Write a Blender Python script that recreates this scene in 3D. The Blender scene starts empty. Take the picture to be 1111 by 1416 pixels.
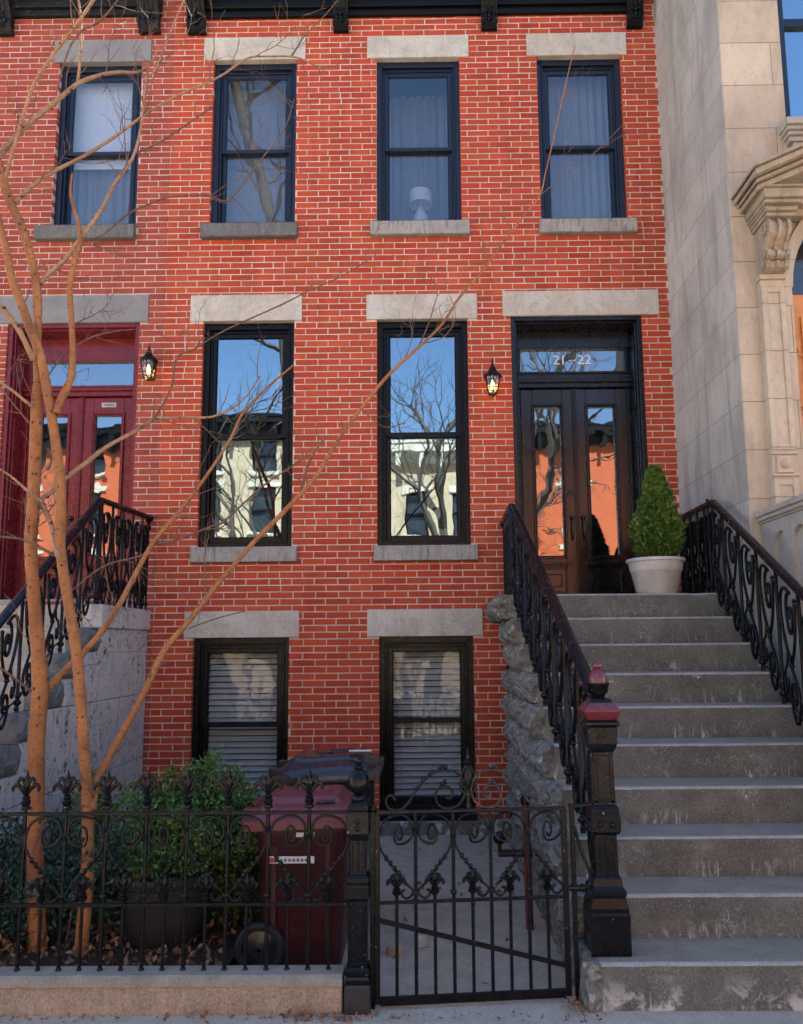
import bpy, bmesh, math, random
from math import sin, cos, pi, radians, sqrt
from mathutils import Vector, noise as mnoise
random.seed(7)
C = bpy.context.scene.collection
W_IMG, H_IMG = 1111.0, 1416.0

# ---------------------------------------------------------------- camera
F, CX, CY, YAW, PITCH, ROLL, DIST, EYE = 1082.41, 580.19, 749.46, -0.00798, 0.13087, -0.00823, 7.9423, 1.68706
cyw, syw = cos(YAW), sin(YAW); cp, sp = cos(PITCH), sin(PITCH); cr, sr = cos(ROLL), sin(ROLL)
FWD = Vector((syw*cp, cyw*cp, sp)); R0 = Vector((cyw, -syw, 0)); U0 = R0.cross(FWD)
RIGHT = R0*cr + U0*sr; UP = -R0*sr + U0*cr
CAM = Vector((0, -DIST, EYE))
def ray(px, py): return FWD + RIGHT*((px-CX)/F) - UP*((py-CY)/F)
def PY(px, py, Y):                       # point of the photo on the plane y = Y
    d = ray(px, py); return CAM + d*((Y-CAM.y)/d.y)
def PZ(px, py, Z):
    d = ray(px, py); return CAM + d*((Z-CAM.z)/d.z)
def PX(px, py, X):
    d = ray(px, py); return CAM + d*((X-CAM.x)/d.x)
def XatY(px, py, Y): return PY(px, py, Y).x
def depth(p): return (Vector(p)-CAM).dot(FWD)

cam_d = bpy.data.cameras.new('camera'); cam = bpy.data.objects.new('camera', cam_d); C.objects.link(cam)
from mathutils import Matrix
m = Matrix((RIGHT, UP, -FWD)).transposed().to_4x4(); m.translation = CAM
cam.matrix_world = m
cam_d.sensor_fit = 'VERTICAL'; cam_d.sensor_height = 36.0; cam_d.sensor_width = 28.25
cam_d.lens = F/H_IMG*36.0
cam_d.shift_x = (W_IMG/2-CX)/H_IMG; cam_d.shift_y = (CY-H_IMG/2)/H_IMG
cam_d.clip_start = 0.05; cam_d.clip_end = 600
bpy.context.scene.camera = cam

# ---------------------------------------------------------------- mesh builder
class MB:
    def __init__(s): s.v = []; s.f = []; s.m = []
    def add(s, vs, fs, mi=0):
        o = len(s.v); s.v += [tuple(v) for v in vs]
        for f in fs: s.f.append(tuple(i+o for i in f)); s.m.append(mi)
    def box(s, x0, x1, y0, y1, z0, z1, mi=0):
        s.add([(x0,y0,z0),(x1,y0,z0),(x1,y1,z0),(x0,y1,z0),(x0,y0,z1),(x1,y0,z1),(x1,y1,z1),(x0,y1,z1)],
              [(0,3,2,1),(4,5,6,7),(0,1,5,4),(1,2,6,5),(2,3,7,6),(3,0,4,7)], mi)
    def ring(s, x0, x1, z0, z1, l, r, b, t, y0, y1, mi=0):
        s.box(x0, x0+l, y0, y1, z0, z1, mi); s.box(x1-r, x1, y0, y1, z0, z1, mi)
        if b: s.box(x0+l, x1-r, y0, y1, z0, z0+b, mi)
        if t: s.box(x0+l, x1-r, y0, y1, z1-t, z1, mi)
    def bar(s, a, b, w, h=None, mi=0):    # rectangular bar between two points
        a = Vector(a); b = Vector(b); d = (b-a).normalized(); h = h or w
        u = d.cross(Vector((0,0,1)));
        if u.length < 1e-3: u = Vector((1,0,0))
        u.normalize(); w2 = u.cross(d).normalized()
        vs = []
        for p in (a, b):
            for i, j in ((-1,-1),(1,-1),(1,1),(-1,1)): vs.append(p+u*(i*w/2)+w2*(j*h/2))
        s.add(vs, [(0,1,2,3),(7,6,5,4),(0,4,5,1),(1,5,6,2),(2,6,7,3),(3,7,4,0)], mi)
    def tube(s, pts, rad, n=6, mi=0, cap=True):
        pts = [Vector(p) for p in pts]; N = len(pts)
        if not hasattr(rad, '__len__'): rad = [rad]*N
        t0 = (pts[1]-pts[0]).normalized(); a = Vector((0,0,1)) if abs(t0.z) < .9 else Vector((1,0,0))
        nn = (a-t0*a.dot(t0)).normalized(); vs = []
        for i, p in enumerate(pts):
            t = (pts[min(i+1,N-1)]-pts[max(i-1,0)])
            t = t.normalized() if t.length > 1e-9 else t0
            nn = nn-t*nn.dot(t); nn = nn.normalized() if nn.length > 1e-6 else t.orthogonal().normalized()
            b = t.cross(nn)
            for k in range(n):
                an = 2*pi*k/n; vs.append(p+(nn*cos(an)+b*sin(an))*rad[i])
        fs = []
        for i in range(N-1):
            for k in range(n):
                k2 = (k+1) % n; fs.append((i*n+k, i*n+k2, (i+1)*n+k2, (i+1)*n+k))
        if cap: fs += [tuple(range(n-1,-1,-1)), tuple(range((N-1)*n, N*n))]
        s.add(vs, fs, mi)
    def lathe(s, cx, cy, prof, n=16, mi=0, rot=0.0, cap=True):
        vs = []; N = len(prof)
        for r, z in prof:
            for k in range(n):
                a = 2*pi*k/n+rot; vs.append((cx+r*cos(a), cy+r*sin(a), z))
        fs = []
        for i in range(N-1):
            for k in range(n):
                k2 = (k+1) % n; fs.append((i*n+k, i*n+k2, (i+1)*n+k2, (i+1)*n+k))
        if cap: fs += [tuple(range(n-1,-1,-1)), tuple(range((N-1)*n, N*n))]
        s.add(vs, fs, mi)
    def stack(s, cx, cy, prof, mi=0): s.lathe(cx, cy, [(h*sqrt(2), z) for h, z in prof], 4, mi, pi/4)
    def ball(s, c, r, n=10, mi=0, sz=1.0):
        prof = [(max(1e-4, r*sin(pi*i/n)), c[2]-r*sz*cos(pi*i/n)) for i in range(n+1)]
        s.lathe(c[0], c[1], prof, n+2, mi)
    def prism_y(s, poly, y0, y1, mi=0):   # polygon in (x, z)
        n = len(poly)
        s.add([(x,y0,z) for x,z in poly]+[(x,y1,z) for x,z in poly],
              [tuple(range(n)), tuple(range(2*n-1,n-1,-1))]+[(i,i+n,(i+1)%n+n,(i+1)%n) for i in range(n)], mi)
    def prism_x(s, poly, x0, x1, mi=0):   # polygon in (y, z)
        n = len(poly)
        s.add([(x0,y,z) for y,z in poly]+[(x1,y,z) for y,z in poly],
              [tuple(range(n)), tuple(range(2*n-1,n-1,-1))]+[(i,i+n,(i+1)%n+n,(i+1)%n) for i in range(n)], mi)
    def build(s, name, mats, parent=None, smooth=False, bevel=0.0, recalc=True, seg=1):
        me = bpy.data.meshes.new(name)
        off = Vector(parent.get('origin_', (0,0,0))) if parent else Vector((0,0,0))
        me.from_pydata([(v[0]-off.x, v[1]-off.y, v[2]-off.z) for v in s.v], [], s.f)
        if not isinstance(mats, (list, tuple)): mats = [mats]
        for mt in mats: me.materials.append(mt)
        me.polygons.foreach_set('material_index', s.m)
        if smooth: me.polygons.foreach_set('use_smooth', [True]*len(me.polygons))
        if recalc:
            bm = bmesh.new(); bm.from_mesh(me); bmesh.ops.recalc_face_normals(bm, faces=bm.faces); bm.to_mesh(me); bm.free()
        if smooth:
            try: me.set_sharp_from_angle(angle=radians(45))
            except Exception: pass
        me.update()
        o = bpy.data.objects.new(name, me); C.objects.link(o)
        if parent: o.parent = parent; o['origin_'] = tuple(off)
        if bevel:
            b = o.modifiers.new('bevel', 'BEVEL'); b.width = bevel; b.segments = seg; b.limit_method = 'ANGLE'; b.angle_limit = radians(40)
            b.harden_normals = False
        return o

def thing(name, label, cat, loc=(0,0,0), group=None):
    o = bpy.data.objects.new(name, None); C.objects.link(o); o.location = loc; o.empty_display_size = .1
    o['origin_'] = tuple(loc); o['label'] = label; o['category'] = cat
    if group: o['group'] = group
    return o
def tag(o, label=None, cat=None, group=None, kind=None):
    if label: o['label'] = label
    if cat: o['category'] = cat
    if group: o['group'] = group
    if kind: o['kind'] = kind
    return o
def part(label, o): o['label'] = label; return o
def catmull(P, n=6):
    P = [Vector(p) for p in P]; out = []
    for i in range(len(P)-1):
        p0 = P[max(i-1,0)]; p1 = P[i]; p2 = P[i+1]; p3 = P[min(i+2,len(P)-1)]
        for k in range(n):
            t = k/n; out.append(.5*((2*p1)+(p2-p0)*t+(2*p0-5*p1+4*p2-p3)*t*t+(3*p1-p0-3*p2+p3)*t**3))
    out.append(P[-1]); return out

# ---------------------------------------------------------------- materials
def newmat(name):
    mt = bpy.data.materials.new(name); mt.use_nodes = True
    nt = mt.node_tree; b = nt.nodes['Principled BSDF']; return mt, nt, b
class G:
    """small node helper"""
    def __init__(s, nt):
        s.nt = nt; s.N = nt.nodes; s.L = nt.links
        s.tc = s.N.new('ShaderNodeTexCoord').outputs['Object']
    def mapping(s, scale=(1,1,1), rot=(0,0,0), loc=(0,0,0)):
        n = s.N.new('ShaderNodeMapping'); s.L.new(s.tc, n.inputs[0])
        n.inputs['Scale'].default_value = scale; n.inputs['Rotation'].default_value = rot; n.inputs['Location'].default_value = loc
        return n.outputs[0]
    def noise(s, scale, detail=4, rough=.55, vec=None, dist=0):
        n = s.N.new('ShaderNodeTexNoise'); s.L.new(vec or s.tc, n.inputs['Vector'])
        n.inputs['Scale'].default_value = scale; n.inputs['Detail'].default_value = detail; n.inputs['Roughness'].default_value = rough
        n.inputs['Distortion'].default_value = dist
        return n.outputs['Fac']
    def voro(s, scale, feature='F1', vec=None, out='Distance', rnd=1):
        n = s.N.new('ShaderNodeTexVoronoi'); n.feature = feature; s.L.new(vec or s.tc, n.inputs['Vector'])
        n.inputs['Scale'].default_value = scale; n.inputs['Randomness'].default_value = rnd
        return n.outputs[out]
    def ramp(s, fac, a, b, lo=0.0, hi=1.0):
        n = s.N.new('ShaderNodeMapRange'); s.L.new(fac, n.inputs[0])
        for i, v in enumerate((a, b, lo, hi)): n.inputs[i+1].default_value = v
        n.clamp = True; return n.outputs[0]
    def mix(s, fac, a, b, mode='MIX'):
        n = s.N.new('ShaderNodeMix'); n.data_type = 'RGBA'; n.blend_type = mode
        if hasattr(fac, 'links'): s.L.new(fac, n.inputs[0])
        else: n.inputs[0].default_value = fac
        for i, c in ((6, a), (7, b)):
            if hasattr(c, 'links'): s.L.new(c, n.inputs[i])
            else: n.inputs[i].default_value = (*c, 1)
        return n.outputs[2]
    def math(s, op, a, b=0.0):
        n = s.N.new('ShaderNodeMath'); n.operation = op
        for i, c in ((0, a), (1, b)):
            if hasattr(c, 'links'): s.L.new(c, n.inputs[i])
            else: n.inputs[i].default_value = c
        return n.outputs[0]
    def island(s): return s.N.new('ShaderNodeNewGeometry').outputs['Random Per Island']
    def hsv(s, col, h=None, sat=None, v=None):
        n = s.N.new('ShaderNodeHueSaturation'); s.L.new(col, n.inputs['Color'])
        for nm, x in (('Hue', h), ('Saturation', sat), ('Value', v)):
            if x is None: continue
            if hasattr(x, 'links'): s.L.new(x, n.inputs[nm])
            else: n.inputs[nm].default_value = x
        return n.outputs[0]
    def bump(s, h, strength, dist=.01, prev=None):
        n = s.N.new('ShaderNodeBump'); s.L.new(h, n.inputs['Height']); n.inputs['Strength'].default_value = strength; n.inputs['Distance'].default_value = dist
        if prev: s.L.new(prev, n.inputs['Normal'])
        return n.outputs[0]
def fin(g, b, col, rough=.8, nrm=None, spec=.4, metal=0):
    if hasattr(col, 'links'): g.L.new(col, b.inputs['Base Color'])
    else: b.inputs['Base Color'].default_value = (*col, 1)
    if hasattr(rough, 'links'): g.L.new(rough, b.inputs['Roughness'])
    else: b.inputs['Roughness'].default_value = rough
    b.inputs['Specular IOR Level'].default_value = spec; b.inputs['Metallic'].default_value = metal
    if nrm: g.L.new(nrm, b.inputs['Normal'])

def brick_mat(name, base, dark, pale):
    mt, nt, b = newmat(name); g = G(nt); r = g.island()
    c = g.mix(g.ramp(r, 0, 1), base, dark)
    c = g.hsv(c, g.ramp(g.math('FRACT', g.math('MULTIPLY', r, 17.3)), 0, 1, .496, .506), None, g.ramp(g.math('FRACT', g.math('MULTIPLY', r, 7.7)), 0, 1, .87, 1.12))
    c = g.mix(g.ramp(g.noise(60, 4, .7), .55, .75, 0, .55), c, dark)
    c = g.mix(g.ramp(g.noise(9, 5, .65), .56, .78, 0, .22), c, pale)
    c = g.mix(g.ramp(g.noise(1.1, 4, .6), .42, .68, 0, .35), c, dark)
    c = g.mix(g.ramp(g.noise(2.3, 5, .7, g.mapping((1,1,.35), loc=(3,7,1))), .6, .76, 0, .16), c, pale)
    c = g.mix(g.ramp(g.noise(1.9, 5, .7, g.mapping((2.2,1,.35), loc=(1,1,6))), .5, .7, 0, .42), c, tuple(x*.5 for x in dark))
    n = g.bump(g.noise(110, 4, .7), .45, .004); n = g.bump(g.noise(28, 3, .6), .35, .006, n)
    fin(g, b, c, .86, n, .25); return mt
M = {}
M['brick'] = brick_mat('red brick', (.47, .070, .028), (.37, .052, .022), (.52, .18, .11))
M['brick_old'] = brick_mat('faded red brick', (.37, .070, .040), (.28, .050, .030), (.46, .21, .16))
def mortar_mat(name, c1, c2):
    mt, nt, b = newmat(name); g = G(nt)
    c = g.mix(g.ramp(g.noise(5, 5), .35, .65), c1, c2)
    c = g.mix(g.ramp(g.noise(80, 3), .5, .75, 0, .5), c, tuple(x*.6 for x in c2))
    fin(g, b, c, .95, g.bump(g.noise(160, 3), .5, .003), .15); return mt
M['mortar'] = mortar_mat('lime mortar', (.63, .50, .42), (.50, .37, .30))
M['mortar_old'] = mortar_mat('pinkish mortar', (.60, .47, .40), (.46, .33, .27))
def stone_mat(name, c1, c2, c3, sc=6, bump=.5, rough=.85, streak=0, fleck=0, patch=0, spec=.3, patchcol=None, grain=.3):
    mt, nt, b = newmat(name); g = G(nt)
    c = g.mix(g.ramp(g.noise(sc, 6, .6), .32, .68), c1, c2)
    c = g.mix(g.ramp(g.noise(sc*9, 4, .7), .52, .75, 0, .6), c, c3)
    if patch: c = g.mix(g.ramp(g.noise(sc*.45, 5, .6, dist=.8), .46, .58, 0, patch), c, patchcol or c1)
    if streak: c = g.mix(g.ramp(g.noise(sc*1.2, 5, .6, g.mapping((4,4,.5))), .5, .72, 0, streak), c, c3)
    if fleck:
        a = g.ramp(g.voro(38), .0, .11, 1, 0); a2 = g.ramp(g.noise(7, 2), .45, .62)
        c = g.mix(g.math('MULTIPLY', g.math('MULTIPLY', a, a2), fleck), c, (.62, .6, .56))
        v = g.ramp(g.voro(11, 'DISTANCE_TO_EDGE', g.mapping((1,1,1), (.3,.2,.1))), 0, .018, 1, 0)
        v = g.math('MULTIPLY', v, g.ramp(g.noise(5, 4, .6, g.mapping((1,1,1), loc=(4,4,4))), .55, .64))
        c = g.mix(g.math('MULTIPLY', v, fleck), c, (.7, .68, .64))
    c = g.hsv(c, None, None, g.ramp(g.noise(105, 5, .8), .3, .7, 1-grain, 1+grain))
    n = g.bump(g.noise(sc*22, 5, .7), bump, .006); n = g.bump(g.noise(sc*4, 4, .6), bump*.7, .012, n)
    fin(g, b, c, rough, n, spec); return mt
M['lintel'] = stone_mat('tan stucco lintel', (.50, .435, .345), (.41, .36, .29), (.3, .265, .22), 5, .35, patch=.5, streak=.35, patchcol=(.60, .56, .49))
M['lintel_grey'] = stone_mat('grey stone lintel', (.24, .225, .215), (.19, .178, .17), (.13, .125, .12), 5, .25)
M['sill'] = stone_mat('weathered sill stone', (.37, .335, .29), (.27, .245, .215), (.1, .095, .09), 6, .4, streak=.85)
M['sill_dark'] = stone_mat('sooty sill stone', (.14, .13, .12), (.10, .094, .088), (.28, .26, .24), 6, .4, streak=.4)
def riser_mat():
    mt, nt, b = newmat('weathered riser concrete'); g = G(nt)
    c = g.mix(g.ramp(g.noise(5, 6, .62), .32, .68), (.145, .136, .113), (.092, .086, .072))
    c = g.hsv(c, None, None, g.ramp(g.noise(95, 5, .8), .3, .7, .6, 1.4))
    c = g.mix(g.ramp(g.noise(1.5, 5, .65, g.mapping((1,1,1.5), loc=(2,2,8))), .48, .66, 0, .55), c, (.06, .054, .045))
    c = g.mix(g.ramp(g.noise(75, 4, .75), .5, .72, 0, .6), c, (.21, .19, .165))
    c = g.mix(g.ramp(g.noise(120, 3, .7), .60, .68, 0, .75), c, (.4, .37, .33))
    sp = nt.nodes.new('ShaderNodeSeparateXYZ'); g.L.new(g.tc, sp.inputs[0])
    z = g.math('ADD', sp.outputs[2], .2106); fr = g.math('FRACT', g.math('DIVIDE', z, .2106))
    low = g.ramp(fr, .04, .5, 1, 0)
    st = g.ramp(g.noise(9, 5, .7, g.mapping((3.2, 1, .7)), dist=.6), .53, .66)
    msk = g.ramp(g.noise(2.3, 3, .6, g.mapping((1, 1, 1), loc=(9, 2, 5))), .42, .6)
    bot = g.ramp(z, .2106+.02, .2106+.17, 1, 0)
    pt = g.math('MULTIPLY', bot, g.ramp(g.noise(5.5, 5, .65, g.mapping((1,1,1), loc=(6, 6, 1)), .8), .50, .58))
    c = g.mix(g.math('MULTIPLY', pt, .8), c, (.55, .52, .46))
    c = g.mix(g.math('MULTIPLY', g.math('MULTIPLY', st, low), g.math('MULTIPLY', msk, .8)), c, (.55, .52, .46))
    v = g.ramp(g.noise(13, 3, .6, g.mapping((1, 1, .8), loc=(2, 8, 1)), dist=1.5), .495, .505); v2 = g.ramp(g.noise(13, 3, .6, g.mapping((1, 1, .8), loc=(2, 8, 1)), dist=1.5), .505, .515, 1, 0)
    ln = g.math('MULTIPLY', g.math('MULTIPLY', v, v2), g.ramp(g.noise(3.1, 3, .6, g.mapping((1,1,1), loc=(1, 5, 7))), .56, .64))
    c = g.mix(g.math('MULTIPLY', ln, .8), c, (.6, .57, .52))
    d = g.ramp(g.voro(30), .03, .10, 1, 0); c = g.mix(g.math('MULTIPLY', d, g.ramp(g.noise(6, 2), .5, .62)), c, (.6, .56, .5))
    n = g.bump(g.noise(130, 4, .7), .55, .005); n = g.bump(g.noise(26, 4, .6), .4, .008, n)
    fin(g, b, c, .85, n, .3); return mt
M['step'] = riser_mat()
M['tread'] = stone_mat('tread with painted sky light', (.285, .235, .175), (.21, .175, .132), (.38, .325, .25), 7, .5, .7, fleck=.35, spec=.45)  # paler than the risers: sky light on upward faces put into the colour
M['rock'] = stone_mat('rock faced stone', (.25, .225, .185), (.13, .118, .098), (.42, .39, .34), 11, 1.0, .85)
M['step_tan'] = stone_mat('sandy step stone', (.46, .385, .30), (.33, .28, .225), (.2, .175, .15), 6, .5)
M['stucco'] = stone_mat('grey cracked stucco', (.58, .52, .465), (.46, .415, .37), (.25, .225, .2), 4, .6, streak=.5, patch=.3, patchcol=(.52, .5, .48))
def add_chips(mt):
    nt = mt.node_tree; g = G(nt); b = nt.nodes['Principled BSDF']; src = b.inputs['Base Color'].links[0].from_socket; nr = b.inputs['Normal'].links[0].from_socket
    v = g.voro(16, vec=g.mapping((1, 1, 1.4)), out='Color'); sx = nt.nodes.new('ShaderNodeSeparateColor'); g.L.new(v, sx.inputs[0])
    c = g.hsv(src, None, None, g.ramp(sx.outputs[0], 0, 1, .7, 1.25))
    c = g.mix(g.ramp(g.noise(21, 4, .7), .60, .64, 0, .75), c, (.52, .49, .43)); g.L.new(c, b.inputs['Base Color'])
    g.L.new(g.bump(g.voro(16, vec=g.mapping((1, 1, 1.4))), .9, .03, nr), b.inputs['Normal'])
add_chips(M['rock'])
M['rock_dark'] = stone_mat('sooty rock faced stone', (.18, .175, .16), (.1, .098, .09), (.3, .29, .27), 9, .8)
M['curb'] = stone_mat('brown granite curb', (.42, .295, .19), (.28, .195, .125), (.5, .42, .33), 10, .9, streak=.4, grain=.5)
M['curb_top'] = stone_mat('grey curb top', (.33, .285, .215), (.24, .21, .16), (.13, .112, .088), 9, .7)
M['pave'] = stone_mat('areaway concrete', (.46, .375, .275), (.34, .28, .205), (.56, .47, .36), 8, .8, fleck=.5)
M['walk'] = stone_mat('sidewalk concrete', (.50, .42, .32), (.38, .32, .245), (.58, .5, .4), 9, .8, fleck=.4)
M['asphalt'] = stone_mat('asphalt', (.20, .185, .16), (.16, .15, .13), (.24, .22, .195), 10, .7)
M['earth'] = stone_mat('dark soil', (.05, .032, .02), (.028, .018, .012), (.1, .06, .035), 12, 1)
def add_cracks(mt, sc, col, amt):
    nt = mt.node_tree; g = G(nt); b = nt.nodes['Principled BSDF']; src = b.inputs['Base Color'].links[0].from_socket
    n1 = g.noise(sc, 3, .62, g.mapping((1, 1, 1), loc=(3, 1, 4)), 1.6)
    ln = g.math('MULTIPLY', g.ramp(n1, .492, .5), g.ramp(n1, .504, .512, 1, 0)); ln = g.math('MULTIPLY', ln, g.ramp(g.noise(1.7, 3, .6), .38, .48))
    bl = g.math('MULTIPLY', g.ramp(g.noise(12, 5, .75), .56, .62), g.ramp(g.noise(2.2, 3, .6, g.mapping((1,1,1), loc=(7, 2, 2))), .46, .56))
    f = g.math('MAXIMUM', ln, bl); c = g.mix(g.math('MULTIPLY', f, amt), src, col); g.L.new(c, b.inputs['Base Color'])
add_cracks(M['stucco'], 4, (.07, .064, .055), .95)
add_cracks(M['lintel'], 3, (.22, .19, .16), .35)
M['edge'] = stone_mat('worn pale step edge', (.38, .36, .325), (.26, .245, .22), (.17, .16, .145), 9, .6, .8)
def ashlar_mat(name, c1, c2, c3, joint, sx=1.0, axis='x'):
    mt, nt, b = newmat(name); g = G(nt)
    rot = (radians(90), 0, 0) if axis == 'x' else (radians(90), 0, radians(90))
    n = nt.nodes.new('ShaderNodeTexBrick')
    sepn = nt.nodes.new('ShaderNodeSeparateXYZ'); nt.links.new(g.tc, sepn.inputs[0])
    comb = nt.nodes.new('ShaderNodeCombineXYZ'); nt.links.new(sepn.outputs[0 if axis == 'x' else 1], comb.inputs[0]); nt.links.new(sepn.outputs[2], comb.inputs[1])
    nt.links.new(comb.outputs[0], n.inputs['Vector'])
    n.inputs['Scale'].default_value = 1; n.inputs['Brick Width'].default_value = sx; n.inputs['Row Height'].default_value = .405
    n.inputs['Mortar Size'].default_value = .0035; n.inputs['Mortar Smooth'].default_value = .4
    n.inputs['Color1'].default_value = (0,0,0,1); n.inputs['Color2'].default_value = (1,1,1,1); n.inputs['Mortar'].default_value = (.5,.5,.5,1)
    c = g.mix(g.ramp(g.noise(2.2, 6, .62), .35, .65), c1, c2)
    c = g.hsv(c, None, None, g.ramp(n.outputs['Color'], 0, 1, .9, 1.08))
    c = g.mix(g.ramp(g.noise(1.6, 7, .68, g.mapping((1.6, 2.4, .45), (radians(24), 0, 0)), .6), .47, .66, 0, .75), c, c3)
    c = g.mix(g.ramp(g.noise(16, 5, .75, g.mapping((1, 1, .5))), .53, .72, 0, .5), c, c3)
    c = g.mix(g.ramp(g.noise(45, 3, .6), .58, .75, 0, .4), c, c3)
    c = g.mix(n.outputs['Fac'], c, joint)
    nn = g.bump(g.noise(70, 5, .7), .3, .005); nn = g.bump(g.noise(9, 4), .35, .012, nn)
    inv = g.math('SUBTRACT', 1.0, n.outputs['Fac']); nn = g.bump(inv, .7, .006, nn)
    fin(g, b, c, .85, nn, .25); return mt
M['brownstone'] = ashlar_mat('tan ashlar front', (.52, .41, .30), (.43, .335, .24), (.3, .235, .17), (.2, .155, .11), 1.3)
M['brownside'] = ashlar_mat('grey ashlar side wall', (.52, .455, .38), (.42, .37, .31), (.25, .22, .185), (.24, .21, .175), 1.4, 'y')
M['carved'] = stone_mat('carved brownstone', (.4, .315, .225), (.29, .225, .155), (.13, .105, .08), 5, .5, streak=.6)
M['carved_grey'] = stone_mat('grey carved stone', (.42, .375, .32), (.33, .295, .25), (.22, .2, .17), 5, .4, streak=.5)

def paint(name, col, rough=.35, wear=None, wearamt=.0, spec=.5, bump=.25, chip=None):
    mt, nt, b = newmat(name); g = G(nt)
    c = g.mix(g.ramp(g.noise(7, 4), .3, .7), col, tuple(x*.72 for x in col))
    if wear: c = g.mix(g.ramp(g.noise(13, 5, .65), .56, .68, 0, wearamt), c, wear)
    if chip: c = g.mix(g.ramp(g.noise(55, 3, .6), .69, .73, 0, .9), c, chip)
    r = g.ramp(g.noise(18, 4), .3, .7, rough*.75, min(1, rough*1.35))
    n = g.bump(g.noise(75, 3, .6), bump, .003); n = g.bump(g.noise(14, 3), bump*.5, .006, n)
    fin(g, b, c, r, n, spec); return mt
M['iron'] = paint('black painted iron', (.004, .004, .005), .24, (.007, .005, .005), .35, .22, .35, (.3, .26, .24))
M['iron_rail'] = paint('black handrail paint', (.005, .0045, .006), .25, (.009, .006, .006), .35, .22, .08, (.5, .4, .37))
M['iron_fence'] = paint('worn black fence iron', (.0045, .0044, .0044), .3, (.018, .011, .008), .4, .22, .4, (.32, .25, .2))
M['red_iron'] = paint('worn red and black paint', (.12, .014, .016), .3, (.02, .014, .015), .9, .6, .4, (.5, .42, .4))
M['win_blue'] = paint('dark navy window paint', (.009, .013, .028), .35, None, 0, .4, .06)
M['win_black'] = paint('black window paint', (.004, .004, .005), .3, None, 0, .2, .05)
M['door_black'] = paint('black brown door paint', (.011, .0065, .005), .18, (.026, .011, .007), .4, .5, .05)
M['door_frame'] = paint('black door frame paint', (.005, .005, .006), .25, None, 0, .4, .05)
M['door_red'] = paint('deep red door paint', (.17, .011, .014), .28, (.1, .008, .01), .5, .4, .07)
M['cornice'] = paint('black cornice paint', (.004, .004, .0045), .4, (.012, .011, .01), .4, .2, .3)
M['cornice_old'] = paint('weathered black cornice paint', (.01, .0095, .009), .55, (.07, .062, .055), .6, .25, .5)
M['handle'] = paint('black door hardware', (.016, .015, .015), .22, None, 0, .7, .2)
M['orange_wood'] = paint('orange varnished wood', (.62, .25, .075), .4, (.5, .17, .045), .6, .4, .2)
M['bin_red'] = paint('maroon bin plastic', (.045, .0065, .007), .38, (.03, .005, .005), .5, .4, .12)
M['bin_lid_red'] = paint('faded maroon lid plastic', (.15, .03, .032), .42, (.10, .02, .022), .6, .45, .15)
M['bin_black'] = paint('black bin plastic', (.018, .018, .022), .24, (.03, .03, .036), .5, .5, .12)
M['planter'] = paint('dark plastic planter', (.022, .02, .02), .5, (.03, .026, .024), .5, .4, .12)
M['pot'] = paint('grey white plastic pot', (.56, .52, .48), .45, (.5, .46, .42), .5, .4, .1)
M['white_paint'] = paint('white lettering', (.75, .75, .73), .5, None, 0, .4, .1)
M['sticker'] = paint('white sticker', (.65, .64, .62), .4, (.5, .49, .47), .5, .4, .1)
M['sticker_red'] = paint('red sticker print', (.4, .05, .04), .4, None, 0, .4, .1)
M['sticker_dark'] = paint('dark sticker print', (.08, .08, .09), .4, None, 0, .4, .1)
M['plaque'] = paint('silver plaque', (.42, .42, .42), .3, (.25, .25, .25), .5, .6, .1)
M['rubber'] = paint('black rubber', (.015, .015, .016), .6, None, 0, .4, .2)
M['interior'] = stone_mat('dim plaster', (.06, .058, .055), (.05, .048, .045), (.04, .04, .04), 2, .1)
M['roof'] = stone_mat('roof felt', (.06, .06, .06), (.05, .05, .05), (.08, .08, .08), 2, .3)
def fabric(name, col, rough=.9):
    mt, nt, b = newmat(name); g = G(nt)
    c = g.mix(g.ramp(g.noise(30, 4), .3, .7), col, tuple(x*.85 for x in col)); fin(g, b, c, rough, g.bump(g.noise(200, 2), .2, .002), .2); return mt
M['sheer'] = fabric('sheer grey curtain', (.2, .195, .2))
M['white_blind'] = fabric('white roller blind', (.62, .62, .62))
M['blind'] = fabric('grey venetian slats', (.46, .46, .44), .6)
M['lampshade'] = fabric('white lampshade', (.42, .41, .4))
def glass(name, refl, tint=(.8, .84, .86), wave=.02, wsc=3.0, rcol=(1,1,1)):
    mt = bpy.data.materials.new(name); mt.use_nodes = True; nt = mt.node_tree; nt.nodes.clear(); g = G(nt)
    o = nt.nodes.new('ShaderNodeOutputMaterial'); mx = nt.nodes.new('ShaderNodeMixShader'); gl = nt.nodes.new('ShaderNodeBsdfGlossy'); tr = nt.nodes.new('ShaderNodeBsdfTransparent')
    gl.inputs['Roughness'].default_value = .012; gl.inputs['Color'].default_value = (*rcol, 1); tr.inputs['Color'].default_value = (*tint, 1)
    nt.links.new(g.bump(g.noise(wsc, 2, .4), 1.0, wave), gl.inputs['Normal'])
    d = g.ramp(g.noise(14, 5, .6), .35, .75, refl*1.0, refl*.9)
    nt.links.new(d, mx.inputs[0]); nt.links.new(tr.outputs[0], mx.inputs[1]); nt.links.new(gl.outputs[0], mx.inputs[2]); nt.links.new(mx.outputs[0], o.inputs[0])
    return mt
M['glass_up'] = glass('upper window glass', .12, (.72, .77, .82), .0012, 3, (.9, .96, 1))
M['glass_mid'] = glass('parlor window glass', .30, (.5, .55, .58), .0010, 2.5, (.74, .92, 1))
M['glass_low'] = glass('basement window glass', .035, (.8, .83, .84), .002)
M['glass_door'] = glass('door glass', .24, (.4, .42, .42), .0010, 4, (.85, .95, 1))
M['glass_amber'] = glass('amber lantern glass', .12, (1.0, .72, .33), .05, 8)
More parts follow.
